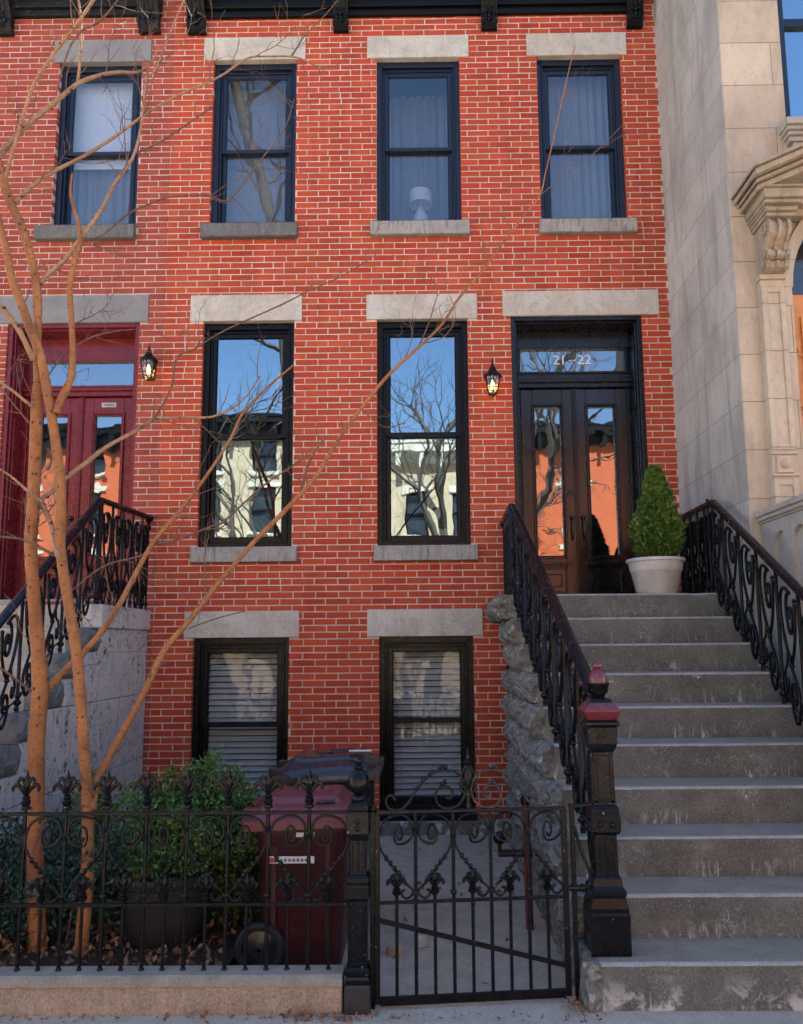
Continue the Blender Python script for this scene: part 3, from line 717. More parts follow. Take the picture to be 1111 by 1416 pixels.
# wall lanterns
def lantern(x, y, z, label, sc=1.0):
    t = thing('wall_lantern', label, 'lamp', (x, y, z), 'lit lanterns beside the two front doors')
    mb = MB(); mb.lathe(x, .0, [(.001, z), (.001, z+.001)], 6)
    mb = MB(); mb.box(x-.03, x+.03, -.018, -.001, z+.02, z+.22); mb.tube(catmull([(x, -.012, z+.19), (x, -.05, z+.235), (x, y+.03, z+.245), (x, y, z+.225)], 5), .008, 7)
    mb.build('wall_bracket', M['iron'], t, smooth=True)
    mb = MB(); mb.lathe(x, y, [(.083, z+.165), (.088, z+.172), (.082, z+.19), (.045, z+.225), (.026, z+.265), (.012, z+.285), (.016, z+.295), (.008, z+.31), (.004, z+.35), (.001, z+.36)], 8)
    mb.build('roof_cap', M['iron'], t)
    mb = MB()
    for k in range(6):
        a = 2*pi*k/6+pi/6; a2 = a+pi/3
        p = [(x+.072*cos(a), y+.072*sin(a), z+.168), (x+.058*cos(a), y+.058*sin(a), z+.06), (x+.04*cos(a), y+.04*sin(a), z+.002)]
        mb.tube(p, .005, 5)
        mb.tube([(x+.058*cos(a), y+.058*sin(a), z+.06), (x+.058*cos(a2), y+.058*sin(a2), z+.06)], .005, 5)
        mb.tube([p[2], (x+.04*cos(a2), y+.04*sin(a2), z+.002)], .005, 5)
    mb.ball((x, y, z-.012), .012, 7); mb.build('cage', M['iron'], t)
    mb = MB(); mb.lathe(x, y, [(.066, z+.166), (.054, z+.06), (.036, z+.004)], 6, 0, pi/6, False); mb.build('glass_shade', M['glass_amber'], t)
    mb = MB(); mb.lathe(x, y, [(.006, z+.045), (.017, z+.06), (.02, z+.085), (.012, z+.115), (.003, z+.14)], 10); mb.build('bulb', M['bulb'], t, smooth=True)
    mb = MB(); mb.lathe(x, y, [(.012, z+.004), (.012, z+.045)], 8); mb.build('candle_tube', M['lampshade'], t)
    for ch in t.children:
        for v in ch.data.vertices: v.co = Vector((v.co.x*1.12, v.co.y*.95, v.co.z*1.08))
    return t
p = PY(682, 545, -.12); lantern(p.x, -.12, p.z, 'black wall lantern lit amber beside the black double door')
p = PY(205, 525, -.12); lantern(p.x, -.12, p.z+.01, 'black wall lantern lit amber beside the deep red double door')

# table lamp behind the glass of the middle upper window
lt = thing('table_lamp', 'white shaded table lamp just inside the middle upper window', 'lamp', (-.02, .36, 6.22))
mb = MB(); mb.lathe(-.02, .36, [(.13, 6.63), (.125, 6.78)], 24, 0, 0, False); mb.lathe(-.02, .36, [(.02, 6.62), (.018, 6.8)], 8); mb.build('lampshade', M['lampshade'], lt, smooth=True)
mb = MB(); mb.lathe(-.02, .36, [(.09, 6.22), (.095, 6.26), (.05, 6.3), (.085, 6.4), (.075, 6.5), (.02, 6.6), (.015, 6.66)], 20); mb.build('base', M['lampshade'], lt, smooth=True)
mb = MB(); mb.box(-.45, .42, .21, .55, 6.16, 6.22); tag(mb.build('window_shelf', M['interior']), 'dark shelf inside the middle upper window under the table lamp', 'shelf')


# ---------------------------------------------------------------- stoops
T, RISE, YS = .30814, .2106, -4.0665
def grid_block(x0, x1, y0, y1, z0, z1, disp, mb, st=.035, mi=0):
    nx = max(2, int((x1-x0)/st)); ny = max(2, int((y1-y0)/st)); nz = max(2, int((z1-z0)/st))
    idx = {}; vs = []; fs = []
    def vid(i, j, k):
        if (i, j, k) not in idx:
            idx[(i,j,k)] = len(vs); vs.append(disp(x0+(x1-x0)*i/nx, y0+(y1-y0)*j/ny, z0+(z1-z0)*k/nz, i/nx, j/ny, k/nz))
        return idx[(i,j,k)]
    for i in range(nx):
        for j in range(ny):
            fs.append((vid(i,j,nz), vid(i+1,j,nz), vid(i+1,j+1,nz), vid(i,j+1,nz))); fs.append((vid(i,j,0), vid(i,j+1,0), vid(i+1,j+1,0), vid(i+1,j,0)))
    for j in range(ny):
        for k in range(nz):
            fs.append((vid(0,j,k), vid(0,j,k+1), vid(0,j+1,k+1), vid(0,j+1,k))); fs.append((vid(nx,j,k), vid(nx,j+1,k), vid(nx,j+1,k+1), vid(nx,j,k+1)))
    for i in range(nx):
        for k in range(nz):
            fs.append((vid(i,0,k), vid(i+1,0,k), vid(i+1,0,k+1), vid(i,0,k+1))); fs.append((vid(i,ny,k), vid(i,ny,k+1), vid(i+1,ny,k+1), vid(i+1,ny,k)))
    mb.add(vs, fs, mi)
def nz3(x, y, z, s, o=0): return mnoise.noise((x*s+o, y*s, z*s))
def rock(mb, x0, x1, y0, y1, z0, z1, side=-1, amp=.045, seed=0, free='left', st=.019):
    """rock faced block: dressed at the far x end, rough on the free side and at its front corner"""
    def d(x, y, z, u, v, w):
        m = (1-u) if side < 0 else u; m = min(1, max(0, m*1.7-.15))
        pil = (1-abs(2*w-1)**2.6); pv = (1-abs(2*v-1)**(2+6*(y1-y0)))
        vd = mnoise.voronoi((x*11+seed, y*11, z*11))[0]
        n = nz3(x, y, z, 7, seed)*.5+nz3(x, y, z, 19, seed+3)*.3+nz3(x, y, z, 43, seed+5)*.22+(vd[1]-vd[0]-.25)*.9
        dx = m*amp*(pil*.9*min(1, pv+.25)+n*1.1)*(1 if m > .55 else .3)
        dy = -m*amp*.55*(pil+n*1.2)*max(0, 1-v*6)
        dz = m*amp*.22*n
        e = .006*m*n
        return (x+side*dx-side*m*amp*.25*(abs(2*w-1)**6), y+dy, z+dz+e)
    grid_block(x0, x1, y0, y1, z0, z1, d, mb, st)
def step_block(mb, x0, x1, y0, y1, z0, z1, seed):
    """step with a worn, slightly chipped nosing"""
    n = int((x1-x0)/.03); vs = []; fs = []
    for i in range(n+1):
        x = x0+(x1-x0)*i/n
        a = nz3(x, z1, seed, 5)*.004; ch = max(0, nz3(x, seed, z1, 13, 7)-.35)*.03; w = nz3(x, z1, seed, 1.1, 2)*.004
        P = [(y0+a*.4, z0), (y0+a, z1-.05), (y0+a+ch*.2, z1-.014-ch*.5), (y0+.004+a+ch*.5, z1-.005-ch*.4+w), (y0+.014+a+ch, z1-ch*.15+w), (y0+.06, z1+w), ((y0+y1)/2, z1-.003+w), (y1, z1), (y1, z0)]
        vs += [(x, y, z) for y, z in P]
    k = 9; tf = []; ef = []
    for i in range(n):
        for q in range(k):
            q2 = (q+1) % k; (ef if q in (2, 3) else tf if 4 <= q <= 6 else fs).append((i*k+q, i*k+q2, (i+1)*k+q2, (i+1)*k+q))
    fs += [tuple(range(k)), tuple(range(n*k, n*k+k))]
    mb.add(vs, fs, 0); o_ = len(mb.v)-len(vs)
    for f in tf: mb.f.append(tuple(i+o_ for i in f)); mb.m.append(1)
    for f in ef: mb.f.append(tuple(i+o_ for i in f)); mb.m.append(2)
stoop = thing('stoop', 'grey concrete stoop of ten steps with rock faced left edge, under the black double door', 'stoop', (1.6, -2.5, 0))
SX0, SX1 = .795, 2.56
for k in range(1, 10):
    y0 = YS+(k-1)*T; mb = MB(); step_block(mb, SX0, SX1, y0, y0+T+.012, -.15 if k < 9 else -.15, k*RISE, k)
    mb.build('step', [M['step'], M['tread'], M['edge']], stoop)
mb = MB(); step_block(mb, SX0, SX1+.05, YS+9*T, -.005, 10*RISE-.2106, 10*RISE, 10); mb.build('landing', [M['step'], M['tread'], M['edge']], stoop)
mb = MB(); mb.box(SX0, SX1, YS+9*T+.006, -.78, -.15, 9*RISE+.001); mb.build('landing_support', M['rock'], stoop)
rnd = random.Random(5)
for k in range(1, 11):
    y0 = YS+(k-1)*T; yb = -.74 if k < 10 else -.012
    z0, z1 = (k-1)*RISE+(.003 if k > 1 else -.12), k*RISE-.002
    mb = MB(); y = y0-.004; q = 0
    while y < yb-.02:
        L = min(rnd.uniform(.42, .75), yb-y)
        if yb-(y+L) < .25: L = yb-y
        rock(mb, (.735 if k < 9 else .70)+rnd.uniform(-.012, .012)+(0 if k < 10 else -.06), SX0+.004, y, y+L-.006, z0, z1, -1, .05 if 1 < k < 10 else (.06 if k == 10 else .028), k*13+q)
        y += L; q += 1
    mb.build('side_stone', M['rock'], stoop)

NZ = 2.06; NYS = -1.2-9*T
nst = thing('stoop', 'sandy stone stoop at far left with grey stucco cheek, under the deep red door', 'stoop', (-3.8, -2.5, 0))
NX0, NX1 = -4.75, -2.95; NR = NZ/10
for k in range(1, 10):
    y0 = NYS+(k-1)*T; mb = MB(); step_block(mb, NX0, NX1, y0, y0+T+.012, -.15, k*NR, k+40); mb.build('step', [M['step_tan'], M['step_tan'], M['step_tan']], nst)
mb = MB(); step_block(mb, NX0, NX1, NYS+9*T, -.005, -.15, NZ, 52); mb.build('landing', [M['step_tan'], M['step_tan'], M['step_tan']], nst)
for k in range(1, 11):
    y0 = NYS+(k-1)*T; z0, z1 = (k-1)*NR+.002, k*NR-.002
    mb = MB()
    if k < 10: rock(mb, NX1-.004, -2.835, y0-.004, y0+.26+.1*(k % 2), z0, z1, 1, .035, k*7, st=.028)
    else: mb.box(NX1-.002, -2.79, y0-.01, -.012, z0, z1)
    mb.build('side_stone', M['rock_dark'] if k < 10 else M['stucco'], nst, bevel=.008 if k == 10 else 0)
mb = MB()
for k in range(1, 10):
    y0 = NYS+(k-1)*T+.25; mb.box(NX1-.001, -2.815-.0015*(k % 3), y0+.1*(k % 2), -.012, (k-1)*NR+(0 if k > 1 else -.15), k*NR-(.006 if k in (3, 6) else 0))
mb.build('cheek_wall', M['stucco'], nst, bevel=.004)

# ---------------------------------------------------------------- iron railings
def spiral(c, r0, r1, a0, a1, n=12):
    return [(c[0]+(r0+(r1-r0)*i/n)*cos(a0+(a1-a0)*i/n), c[1]+(r0+(r1-r0)*i/n)*sin(a0+(a1-a0)*i/n)) for i in range(n+1)]
def lyre(P, w, h, mb, flip=False, r=.0122):
    """one scroll panel in a unit cell (u 0..1 along, v 0..1 up), mapped by P"""
    f = (lambda u: 1-u) if flip else (lambda u: u)
    up = spiral((.56, .735), .035, .19, 2*pi*1.55, 2*pi*.22, 16)
    up += [(.36, .925), (.2, .86), (.13, .72), (.2, .56), (.36, .43), (.52, .355)]
    lo = [(.80, .88), (.78, .7), (.66, .5), (.52, .37), (.50, .33), (.62, .28), (.78, .2), (.80, .09)]+spiral((.56, .115), .2, .04, -.35, -2*pi*1.2, 12)
    sm = [(.36, .43), (.30, .33), (.18, .26)]+spiral((.24, .17), .1, .03, 2.2, 2.2+2*pi*.9, 9)
    for pts, rr in ((up, r), (lo, r*.95), (sm, r*.8)):
        q = catmull([Vector((a, b, 0)) for a, b in pts], 3)
        mb.tube([P(f(v.x), v.y) for v in q], [rr*(1.25 if i in (0, 1) else 1) for i in range(len(q))], 6)
    for (u, v) in ((.56, .735), (.56, .115)): mb.ball(P(f(u), v), .019, 7)
    for (u, v) in ((.5, .35), (.44, .40)): mb.ball(P(f(u), v), .02, 6)
    mb.ball(P(f(.9), .045), .017, 6); mb.ball(P(f(.8), .9), .016, 6)

def railing(label, xf, ylow, zlow, ycor, zcor, stepz, feet, wall_x, landing_z, newel_gap=0, ret=True, wall_drop=0.0):
    t = thing('stair_railing', label, 'railing', (xf(ycor), ycor, landing_z), 'scrolled iron railings of the stoops')
    A = Vector((xf(ylow), ylow, zlow)); B = Vector((xf(ycor), ycor, zcor)); Wp = Vector((wall_x, -.02, zcor-wall_drop))
    def zr(y): return zlow+(zcor-zlow)*(y-ylow)/(ycor-ylow)
    # handrail: moulded section swept along the slope, then along the landing to the wall
    mb = MB(); sec = [(-.034, -.004), (-.04, .012), (-.03, .028), (-.01, .036), (.01, .036), (.03, .028), (.04, .012), (.034, -.004), (.016, -.016), (-.016, -.016)]
    path = [A]+[A.lerp(B, i/20)+Vector((0, 0, nz3(i, 1, 2, .9)*.003)) for i in range(1, 20)]+[B]
    if ret: path += [B.lerp(Wp, .5), Wp]
    vs = []; n = len(sec)
    for i, p in enumerate(path):
        d = (path[min(i+1, len(path)-1)]-path[max(i-1, 0)]); side = Vector((d.y, -d.x, 0)).normalized()
        for a, b in sec: vs.append(p+side*a+Vector((0, 0, b)))
    fs = [(i*n+q, i*n+(q+1) % n, (i+1)*n+(q+1) % n, (i+1)*n+q) for i in range(len(path)-1) for q in range(n)]+[tuple(range(n)), tuple(range((len(path)-1)*n, len(path)*n))]
    mb.add(vs, fs); mb.build('handrail', M['iron_rail'], t, smooth=True)
    if ret:
        mb = MB(); mb.ball((Wp.x, -.05, Wp.z), .045, 8); mb.tube([(Wp.x, -.06, Wp.z-.02), (Wp.x, -.04, Wp.z-.09), (Wp.x, -.012, Wp.z-.11)], [.02, .018, .012], 7); mb.build('wall_bracket', M['iron'], t, smooth=True)
    ys = feet
    for i, y in enumerate(ys):
        x = xf(y); zt = zr(y)-.012; zb = stepz(y)
        mb = MB(); mb.tube([(x, y, zb), (x, y, zb+.03), (x, y, zb+.035), (x, y, zt)], [.016, .016, .0135, .0135], 8)
        mb.ball((x, y, zb+.07), .029, 8, 0, .8); mb.ball((x, y, zb+.115), .02, 7); mb.ball((x, y-.012, zb+.03), .017, 6)
        mb.build('baluster', M['iron'], t, smooth=True)
        if i+1 < len(ys):
            y2 = ys[i+1]; x2 = xf(y2); h0 = max(zb, 0)+.05; hr = zr(y)-.03
            slope = (zr(y2)-zr(y))
            base0 = zb+.07; base1 = base0+slope
            def P(u, v, x=x, x2=x2, y=y, y2=y2, b0=base0, s=slope, hh=zr(y)-.02-base0):
                return (x+(x2-x)*u, y+(y2-y)*u, b0+s*u+hh*v)
            mb = MB(); lyre(P, 1, 1, mb, flip=True)
            # strap that runs from foot to foot
            mb.tube([P(0, .0), P(.3, .05), P(.7, .05), P(1, .0)], .007, 5)
            mb.build('scroll_panel', M['iron'], t, smooth=True)
    if ret:
        n = 5 if abs(ycor) > 1.0 else 4
        pts = [B.lerp(Wp, (i+.15)/n) for i in range(n)]+[B.lerp(Wp, .97)]
        for i, p in enumerate(pts):
            mb = MB(); mb.tube([(p.x, p.y, landing_z), (p.x, p.y, p.z-.012)], .0135, 8); mb.ball((p.x, p.y, landing_z+.06), .023, 8); mb.build('baluster', M['iron'], t, smooth=True)
            if i+1 < len(pts):
                q = pts[i+1]
                def P(u, v, p=p, q=q): return (p.x+(q.x-p.x)*u, p.y+(q.y-p.y)*u, landing_z+.06+(p.z-landing_z-.085)*v)
                mb = MB(); lyre(P, 1, 1, mb, flip=(i % 2 == 0)); mb.build('scroll_panel', M['iron'], t, smooth=True)
    return t
def stepz(y):
    k = int((y-YS)/T+1e-6)+1; return max(0, min(10, k))*RISE
def nstepz(y):
    k = int((y-NYS)/T+1e-6)+1; return max(0, min(10, k))*NR
feet = [YS+(k-1)*T+.10 for k in range(2, 11)]
railing('black scrolled iron railing running from the finial newel post up to the numbered door', lambda y: .745+(.90-.745)*(-1.3-y)/2.5, -3.86, 1.30, -1.3, 2.853, stepz, feet, .80, 10*RISE, wall_drop=-.06)
railing('black scrolled iron railing against the brownstone wall behind the potted conifer', lambda y: 2.462, -3.86, 1.361, -1.32, 2.868, stepz, [YS+(k-1)*T+.10 for k in range(2, 11)], 2.585, 10*RISE, wall_drop=-.06)
railing('black scrolled iron railing of the left stoop partly behind the orange tree stems', lambda y: -2.9, -3.9, .92, -1.08, 2.985, nstepz, [NYS+(k-1)*T+.10 for k in range(1, 11)], -2.83, NZ, wall_drop=-.01)

# newel post
nx, ny = .868, -3.90
np_ = thing('newel_post', 'black cast iron newel post with worn red cap, on the bottom step by the gate', 'newel post', (nx, ny, RISE))
z0 = RISE
mb = MB(); mb.stack(nx, ny, [(.095, z0), (.095, z0+.175), (.098, z0+.18), (.09, z0+.20)]); mb.build('plinth', M['iron'], np_, bevel=.004)
mb = MB(); mb.stack(nx, ny, [(.09, z0+.19), (.092, z0+.215), (.086, z0+.235), (.078, z0+.262), (.084, z0+.272), (.084, z0+.292), (.07, z0+.31), (.066, z0+.345), (.058, z0+.36)]); mb.build('base_moulding', M['iron'], np_, bevel=.003)
mb = MB(); mb.stack(nx, ny, [(.056, z0+.35), (.053, z0+.55)])
for s in (-1, 0, 1): mb.box(nx+s*.03-.007, nx+s*.03+.007, ny-.061, ny-.05, z0+.37, z0+.53); mb.box(nx-.061, nx-.05, ny+s*.03-.007, ny+s*.03+.007, z0+.37, z0+.53)
mb.build('lower_shaft', M['iron'], np_, bevel=.003)
mb = MB(); mb.stack(nx, ny, [(.06, z0+.55), (.072, z0+.565), (.072, z0+.64), (.066, z0+.655), (.07, z0+.665), (.058, z0+.69)])
for s in (-.03, .03): mb.ball((nx+s, ny-.072, z0+.60), .016, 7); mb.ball((nx-.072, ny+s, z0+.60), .016, 7)
mb.build('middle_block', M['iron'], np_, bevel=.003)
mb = MB(); mb.stack(nx, ny, [(.055, z0+.68), (.05, z0+.95)])
for a in (-1, 1):
    mb.box(nx+a*.04-.009, nx+a*.04+.009, ny-.06, ny-.048, z0+.70, z0+.94); mb.box(nx-.06, nx-.048, ny+a*.04-.009, ny+a*.04+.009, z0+.70, z0+.94)
mb.box(nx-.05, nx+.05, ny-.058, ny-.048, z0+.925, z0+.945); mb.box(nx-.05, nx+.05, ny-.06, ny-.048, z0+.70, z0+.715)
mb.build('upper_shaft', M['iron'], np_, bevel=.003)
mb = MB(); mb.stack(nx, ny, [(.055, z0+.945), (.066, z0+.965), (.07, z0+.985), (.072, z0+1.065), (.085, z0+1.075), (.085, z0+1.09), (.07, z0+1.10)])
b_ = mb.build('name_block', M['iron'], np_, bevel=.003)
text_mesh('22', .075, nx, ny-.0735, z0+1.025, M['iron'], 'raised_number', b_, .006, .95)
mb = MB(); mb.stack(nx, ny, [(.068, z0+1.095), (.088, z0+1.135), (.092, z0+1.145), (.06, z0+1.185)]); part('red worn cap', mb.build('cap', M['red_iron'], np_, bevel=.003))
mb = MB(); mb.stack(nx, ny, [(.058, z0+1.184), (.05, z0+1.20), (.032, z0+1.205)])
mb.lathe(nx, ny, [(.03, z0+1.2), (.036, z0+1.22), (.05, z0+1.235), (.052, z0+1.265), (.057, z0+1.27), (.057, z0+1.28)], 18); mb.build('urn', M['iron'], np_, smooth=True)
mb = MB(); mb.lathe(nx, ny, [(.046, z0+1.279), (.047, z0+1.30), (.04, z0+1.325), (.026, z0+1.342), (.015, z0+1.348), (.016, z0+1.353), (.026, z0+1.36), (.026, z0+1.37), (.022, z0+1.382), (.01, z0+1.39), (.001, z0+1.392)], 18); part('red worn dome finial', mb.build('finial', M['red_iron'], np_, smooth=True))

r2 = np_.copy(); C.objects.link(r2); r2.location = (2.462, ny, RISE); r2['label'] = 'black newel post with red cap below the railing beside the brownstone'
for ch in list(np_.children):
    c2 = ch.copy(); C.objects.link(c2); c2.parent = r2
    for g2 in ch.children: d2 = g2.copy(); C.objects.link(d2); d2.parent = c2
np_['group'] = r2['group'] = 'newel posts of the right stoop'
# ---------------------------------------------------------------- fence, post, gate
def heart(P, mb, zb, zt, half, leaf=True, r=.0065, left=True, right=True, mbl=None):
    """pair of S scrolls meeting at a centre bar; P(s, z) with s measured from the centre bar"""
    h = zt-zb
    pts = spiral((.43, .765), .045, .13, 2*pi*.95, -pi*.05, 10)+[(.50, .66), (.30, .66), (.13, .72), (.08, .83), (.16, .93), (.36, .985), (.62, .975), (.83, .92), (.93, .82), (.965, .73), (.94, .64), (.84, .54), (.66, .43), (.44, .31), (.25, .2), (.10, .135), (.07, .1), (.15, .045), (.26, .03), (.36, .065), (.36, .115), (.28, .12)]
    for sg in ([-1] if left else [])+([1] if right else []):
        q = catmull([Vector((a, b, 0)) for a, b in pts], 3)
        mb.tube([P(sg*v.x*half, zb+h*v.y) for v in q], r, 6)
        if leaf:
            for (a, b) in ((.77, .49), (.66, .43), (.55, .365), (.44, .31), (.33, .245)):
                p = P(sg*a*half, zb+h*b); mb.ball((p[0]-.0, p[1]-.004, p[2]+.004), .0115, 5, 0, 1.3)
def fleur(mb, p, h, w):
    """fleur finial standing at p"""
    x, y, z = p
    mb.lathe(x, y, [(.012, z), (.02, z+h*.06), (.024, z+h*.14), (.016, z+h*.19), (.021, z+h*.24), (.013, z+h*.3)], 8)
    mb.lathe(x, y, [(.008, z+h*.28), (.013, z+h*.45), (.0175, z+h*.66), (.012, z+h*.82), (.005, z+h*.94), (.001, z+h)], 7)
    for s in (-1, 1):
        for (a, k, rr) in ((1.0, .62, .0095), (.62, .80, .008)):
            pts = catmull([(x+s*.004, y-.004, z+h*.3), (x+s*w*a*.30, y-.006, z+h*(k-.16)), (x+s*w*a*.72, y-.006, z+h*(k-.02)), (x+s*w*a, y-.008, z+h*(k-.10)), (x+s*w*a*.94, y-.010, z+h*(k-.2))], 3)
            n = len(pts); mb.tube(pts, [rr*(.55+.6*sin(pi*min(1, (i+1)/n*.95))) for i in range(n)], 6)
    for s in (-1, 1): mb.tube([(x, y-.008, z+h*.3), (x+s*.006, y-.02, z+h*.5), (x+s*.012, y-.028, z+h*.55)], [.008, .009, .005], 5)

fy = -4.017
fence = thing('iron_fence', 'black wrought iron fence with fleur finials on the low curb wall', 'fence', (-2.2, fy, .172))
FU = .0981; zlow_, ztop_ = .467, .882; xbase = -.478
mb = MB(); mb.box(-6.5, -.372, fy-.016, fy+.016, ztop_, ztop_+.013); mb.build('rail', M['iron_fence'], fence, bevel=.003)
mb = MB(); mb.box(-6.5, -.372, fy-.014, fy+.014, zlow_-.008, zlow_+.008); mb.build('rail', M['iron_fence'], fence, bevel=.003)
# full bars fall on even steps counted from the gate post
NB = 46
xs = [-.478-.0985*i for i in range(NB)]
full = lambda i: i % 2 == 1
for i, x in enumerate(xs):
    mb = MB(); lean = nz3(i, 3, 1, 1.7)*.004
    if full(i):
        mb.tube([(x, fy, .165), (x+lean, fy, ztop_)], .0095, 7); mb.lathe(x, fy, [(.014, .17), (.014, .178), (.01, .184)], 7)
        mb.tube([(x+lean, fy, ztop_+.012), (x+lean, fy, ztop_+.05)], .009, 7); mb.lathe(x+lean, fy, [(.02, ztop_+.028), (.023, ztop_+.036), (.02, ztop_+.044)], 8)
        fleur(mb, (x+lean, fy, ztop_+.042), .172, .064)
        zc = ztop_-.11 if (i//2) % 2 == 0 else ztop_-.075
        for dz in (0, .011): mb.lathe(x, fy, [(.015, zc+dz-.005), (.018, zc+dz), (.015, zc+dz+.005)], 8)
        mb.lathe(x, fy, [(.014, zlow_+.03), (.017, zlow_+.035), (.017, zlow_+.045), (.014, zlow_+.05)], 8)
    else:
        mb.tube([(x, fy, .165), (x+lean, fy, zlow_+.04)], .0085, 7); mb.lathe(x, fy, [(.013, .17), (.013, .177), (.009, .183)], 7)
        fleur(mb, (x+lean, fy, zlow_+.015), .135, .047)
    mb.build('picket', M['iron_fence'], fence, smooth=True)
for i, x in enumerate(xs):
    if i % 4 == 1 and i+2 < NB:
        mb = MB(); heart(lambda s, z, x=x: (x+s, fy-.004, z), mb, zlow_+.005, ztop_-.004, 2*FU); mb.build('scroll', M['iron_fence'], fence, smooth=True)

gx, gy = -.335, -4.035
post = thing('gate_post', 'black cast iron gate post with ball finial between fence and gate', 'post', (gx, gy, 0))
mb = MB(); mb.stack(gx, gy, [(.062, -.02), (.06, .125), (.056, .128)]); part('brown black stone plinth', mb.build('plinth', paint('plinth paint', (.03, .027, .025), .55, (.12, .1, .085), .6, .4, .5), post, bevel=.006))
mb = MB(); mb.stack(gx, gy, [(.056, .127), (.056, .15), (.05, .165), (.058, .17), (.058, .19), (.047, .205)]); mb.build('base_moulding', M['iron'], post, bevel=.003)
mb = MB(); mb.stack(gx, gy, [(.046, .2), (.045, .5)])
for s in (-1, 1): mb.box(gx+s*.034-.008, gx+s*.034+.008, gy-.052, gy-.043, .22, .49)
mb.box(gx-.042, gx+.042, gy-.051, gy-.044, .21, .225); mb.box(gx-.042, gx+.042, gy-.051, gy-.044, .48, .495); mb.build('lower_shaft', M['iron'], post, bevel=.003)
mb = MB(); mb.stack(gx, gy, [(.05, .5), (.054, .51), (.054, .56), (.05, .57), (.055, .58), (.055, .60), (.045, .615)]); mb.build('middle_block', M['iron'], post, bevel=.003)
mb = MB(); mb.stack(gx, gy, [(.040, .61), (.038, .77)])
for s in (-.028, -.0, .028): mb.box(gx+s-.007, gx+s+.007, gy-.049, gy-.038, .625, .76); 
mb.build('upper_shaft', M['iron'], post, bevel=.003)
mb = MB(); mb.stack(gx, gy, [(.042, .768), (.05, .79), (.054, .80), (.054, .885), (.05, .9), (.052, .91), (.045, .93), (.036, .945)])
for dz in (.825, .855): mb.ball((gx, gy-.056, dz), .012, 6)
mb.build('top_block', M['iron'], post, bevel=.003)
mb = MB(); mb.lathe(gx, gy, [(.03, .94), (.036, .955), (.034, .965), (.022, .975), (.03, .985), (.05, 1.0), (.054, 1.025), (.047, 1.06), (.03, 1.085), (.02, 1.093), (.026, 1.10), (.018, 1.108), (.01, 1.113), (.016, 1.12), (.019, 1.132), (.015, 1.145), (.006, 1.152), (.001, 1.153)], 18); mb.build('finial', M['iron'], post, smooth=True)

GA = Vector((-.243, -4.05, 0)); GB = Vector((.662, -3.965, 0)); gd = (GB-GA).normalized(); GW = (GB-GA).length
def GP(s, z, o=0.0): p = GA+gd*s; return (p.x+gd.y*o, p.y-gd.x*o, z)
gate = thing('iron_gate', 'black wrought iron garden gate with scrolled cresting, standing shut', 'gate', tuple(GA))
gz0, gzl, gzt = .03, .478, .885
mb = MB(); mb.bar(GP(0, gz0), GP(0, gzt), .024, .016); mb.bar(GP(GW, gz0), GP(GW, gzt), .028, .018); mb.bar(GP(.012, gz0+.012), GP(GW-.014, gz0+.012), .016, .04)
mb.bar(GP(-.01, gzt+.006), GP(GW+.01, gzt+.006), .022, .014); mb.bar(GP(.012, gzl), GP(GW-.014, gzl), .018, .014)
mb.build('frame', M['iron_fence'], gate, bevel=.002)
U = GW/10
for k in range(1, 10):
    mb = MB(); s = k*U
    if k % 2 == 0:
        mb.tube([GP(s, gz0+.03), GP(s, gzt)], .009, 7)
        zc = gzt-.115 if k % 4 == 0 else gzt-.08
        p = GP(s, 0)
        for dz in (0, .011): mb.lathe(p[0], p[1], [(.014, zc+dz-.005), (.017, zc+dz), (.014, zc+dz+.005)], 8)
        mb.lathe(p[0], p[1], [(.013, gzl+.03), (.016, gzl+.035), (.016, gzl+.045), (.013, gzl+.05)], 8)
    else:
        mb.tube([GP(s, gz0+.03), GP(s, gzl+.05)], .0085, 7); fleur(mb, GP(s, gzl+.03), .12, .042)
    mb.build('bar', M['iron_fence'], gate, smooth=True)
for k in (2, 6):
    mb = MB(); heart(lambda s, z, k=k: GP(k*U+s, z, -.0), mb, gzl+.005, gzt-.004, 2*U); mb.build('scroll', M['iron_fence'], gate, smooth=True)
mb = MB(); heart(lambda s, z: GP(10*U+s, z), mb, gzl+.005, gzt-.004, 2*U, True, .0065, True, False); mb.build('scroll', M['iron_fence'], gate, smooth=True)
mb = MB(); mb.bar(GP(.005, .405, .012), GP(GW-.005, .168, .012), .008, .024); mb.build('brace', M['iron_fence'], gate, bevel=.002)
# cresting traced in the plane of the gate
def cp_(px, py): return ((px-557)/3.0/277, gzt+.012+(302-py)/3.0/277*1.0)
crest = [(262, 262), (250, 243), (232, 246), (224, 268), (236, 290), (262, 300), (292, 294), (322, 262), (352, 218), (388, 178), (430, 154), (478, 150), (516, 164), (540, 196), (545, 236), (530, 272), (500, 294), (462, 297), (434, 280), (424, 252), (432, 224), (456, 210), (482, 218), (494, 240), (484, 258), (466, 254)]
SC_ = 4.85*U
for sg in (1, -1):
    mb = MB(); q = catmull([Vector((*cp_(a, b), 0)) for a, b in crest], 3)
    mb.tube([GP(SC_+sg*v.x, v.y) for v in q], .0065, 6)
    for (a, b) in ((330, 250), (350, 220), (372, 193), (400, 168), (440, 148), (452, 138), (466, 140), (450, 205), (462, 196)):
        p = cp_(a, b); mb.ball(GP(SC_+sg*p[0], p[1]+.004), .010, 5, 0, 1.2)
    part('red paint worn scroll', mb.build('cresting_scroll', M['iron_fence'] if sg == 1 else paint('red black worn iron', (.016, .014, .014), .45, (.25, .03, .03), .85, .5, .5), gate, smooth=True)) if sg == -1 else mb.build('cresting_scroll', M['iron_fence'], gate, smooth=True)
p = GP(SC_, 0); mb = MB()
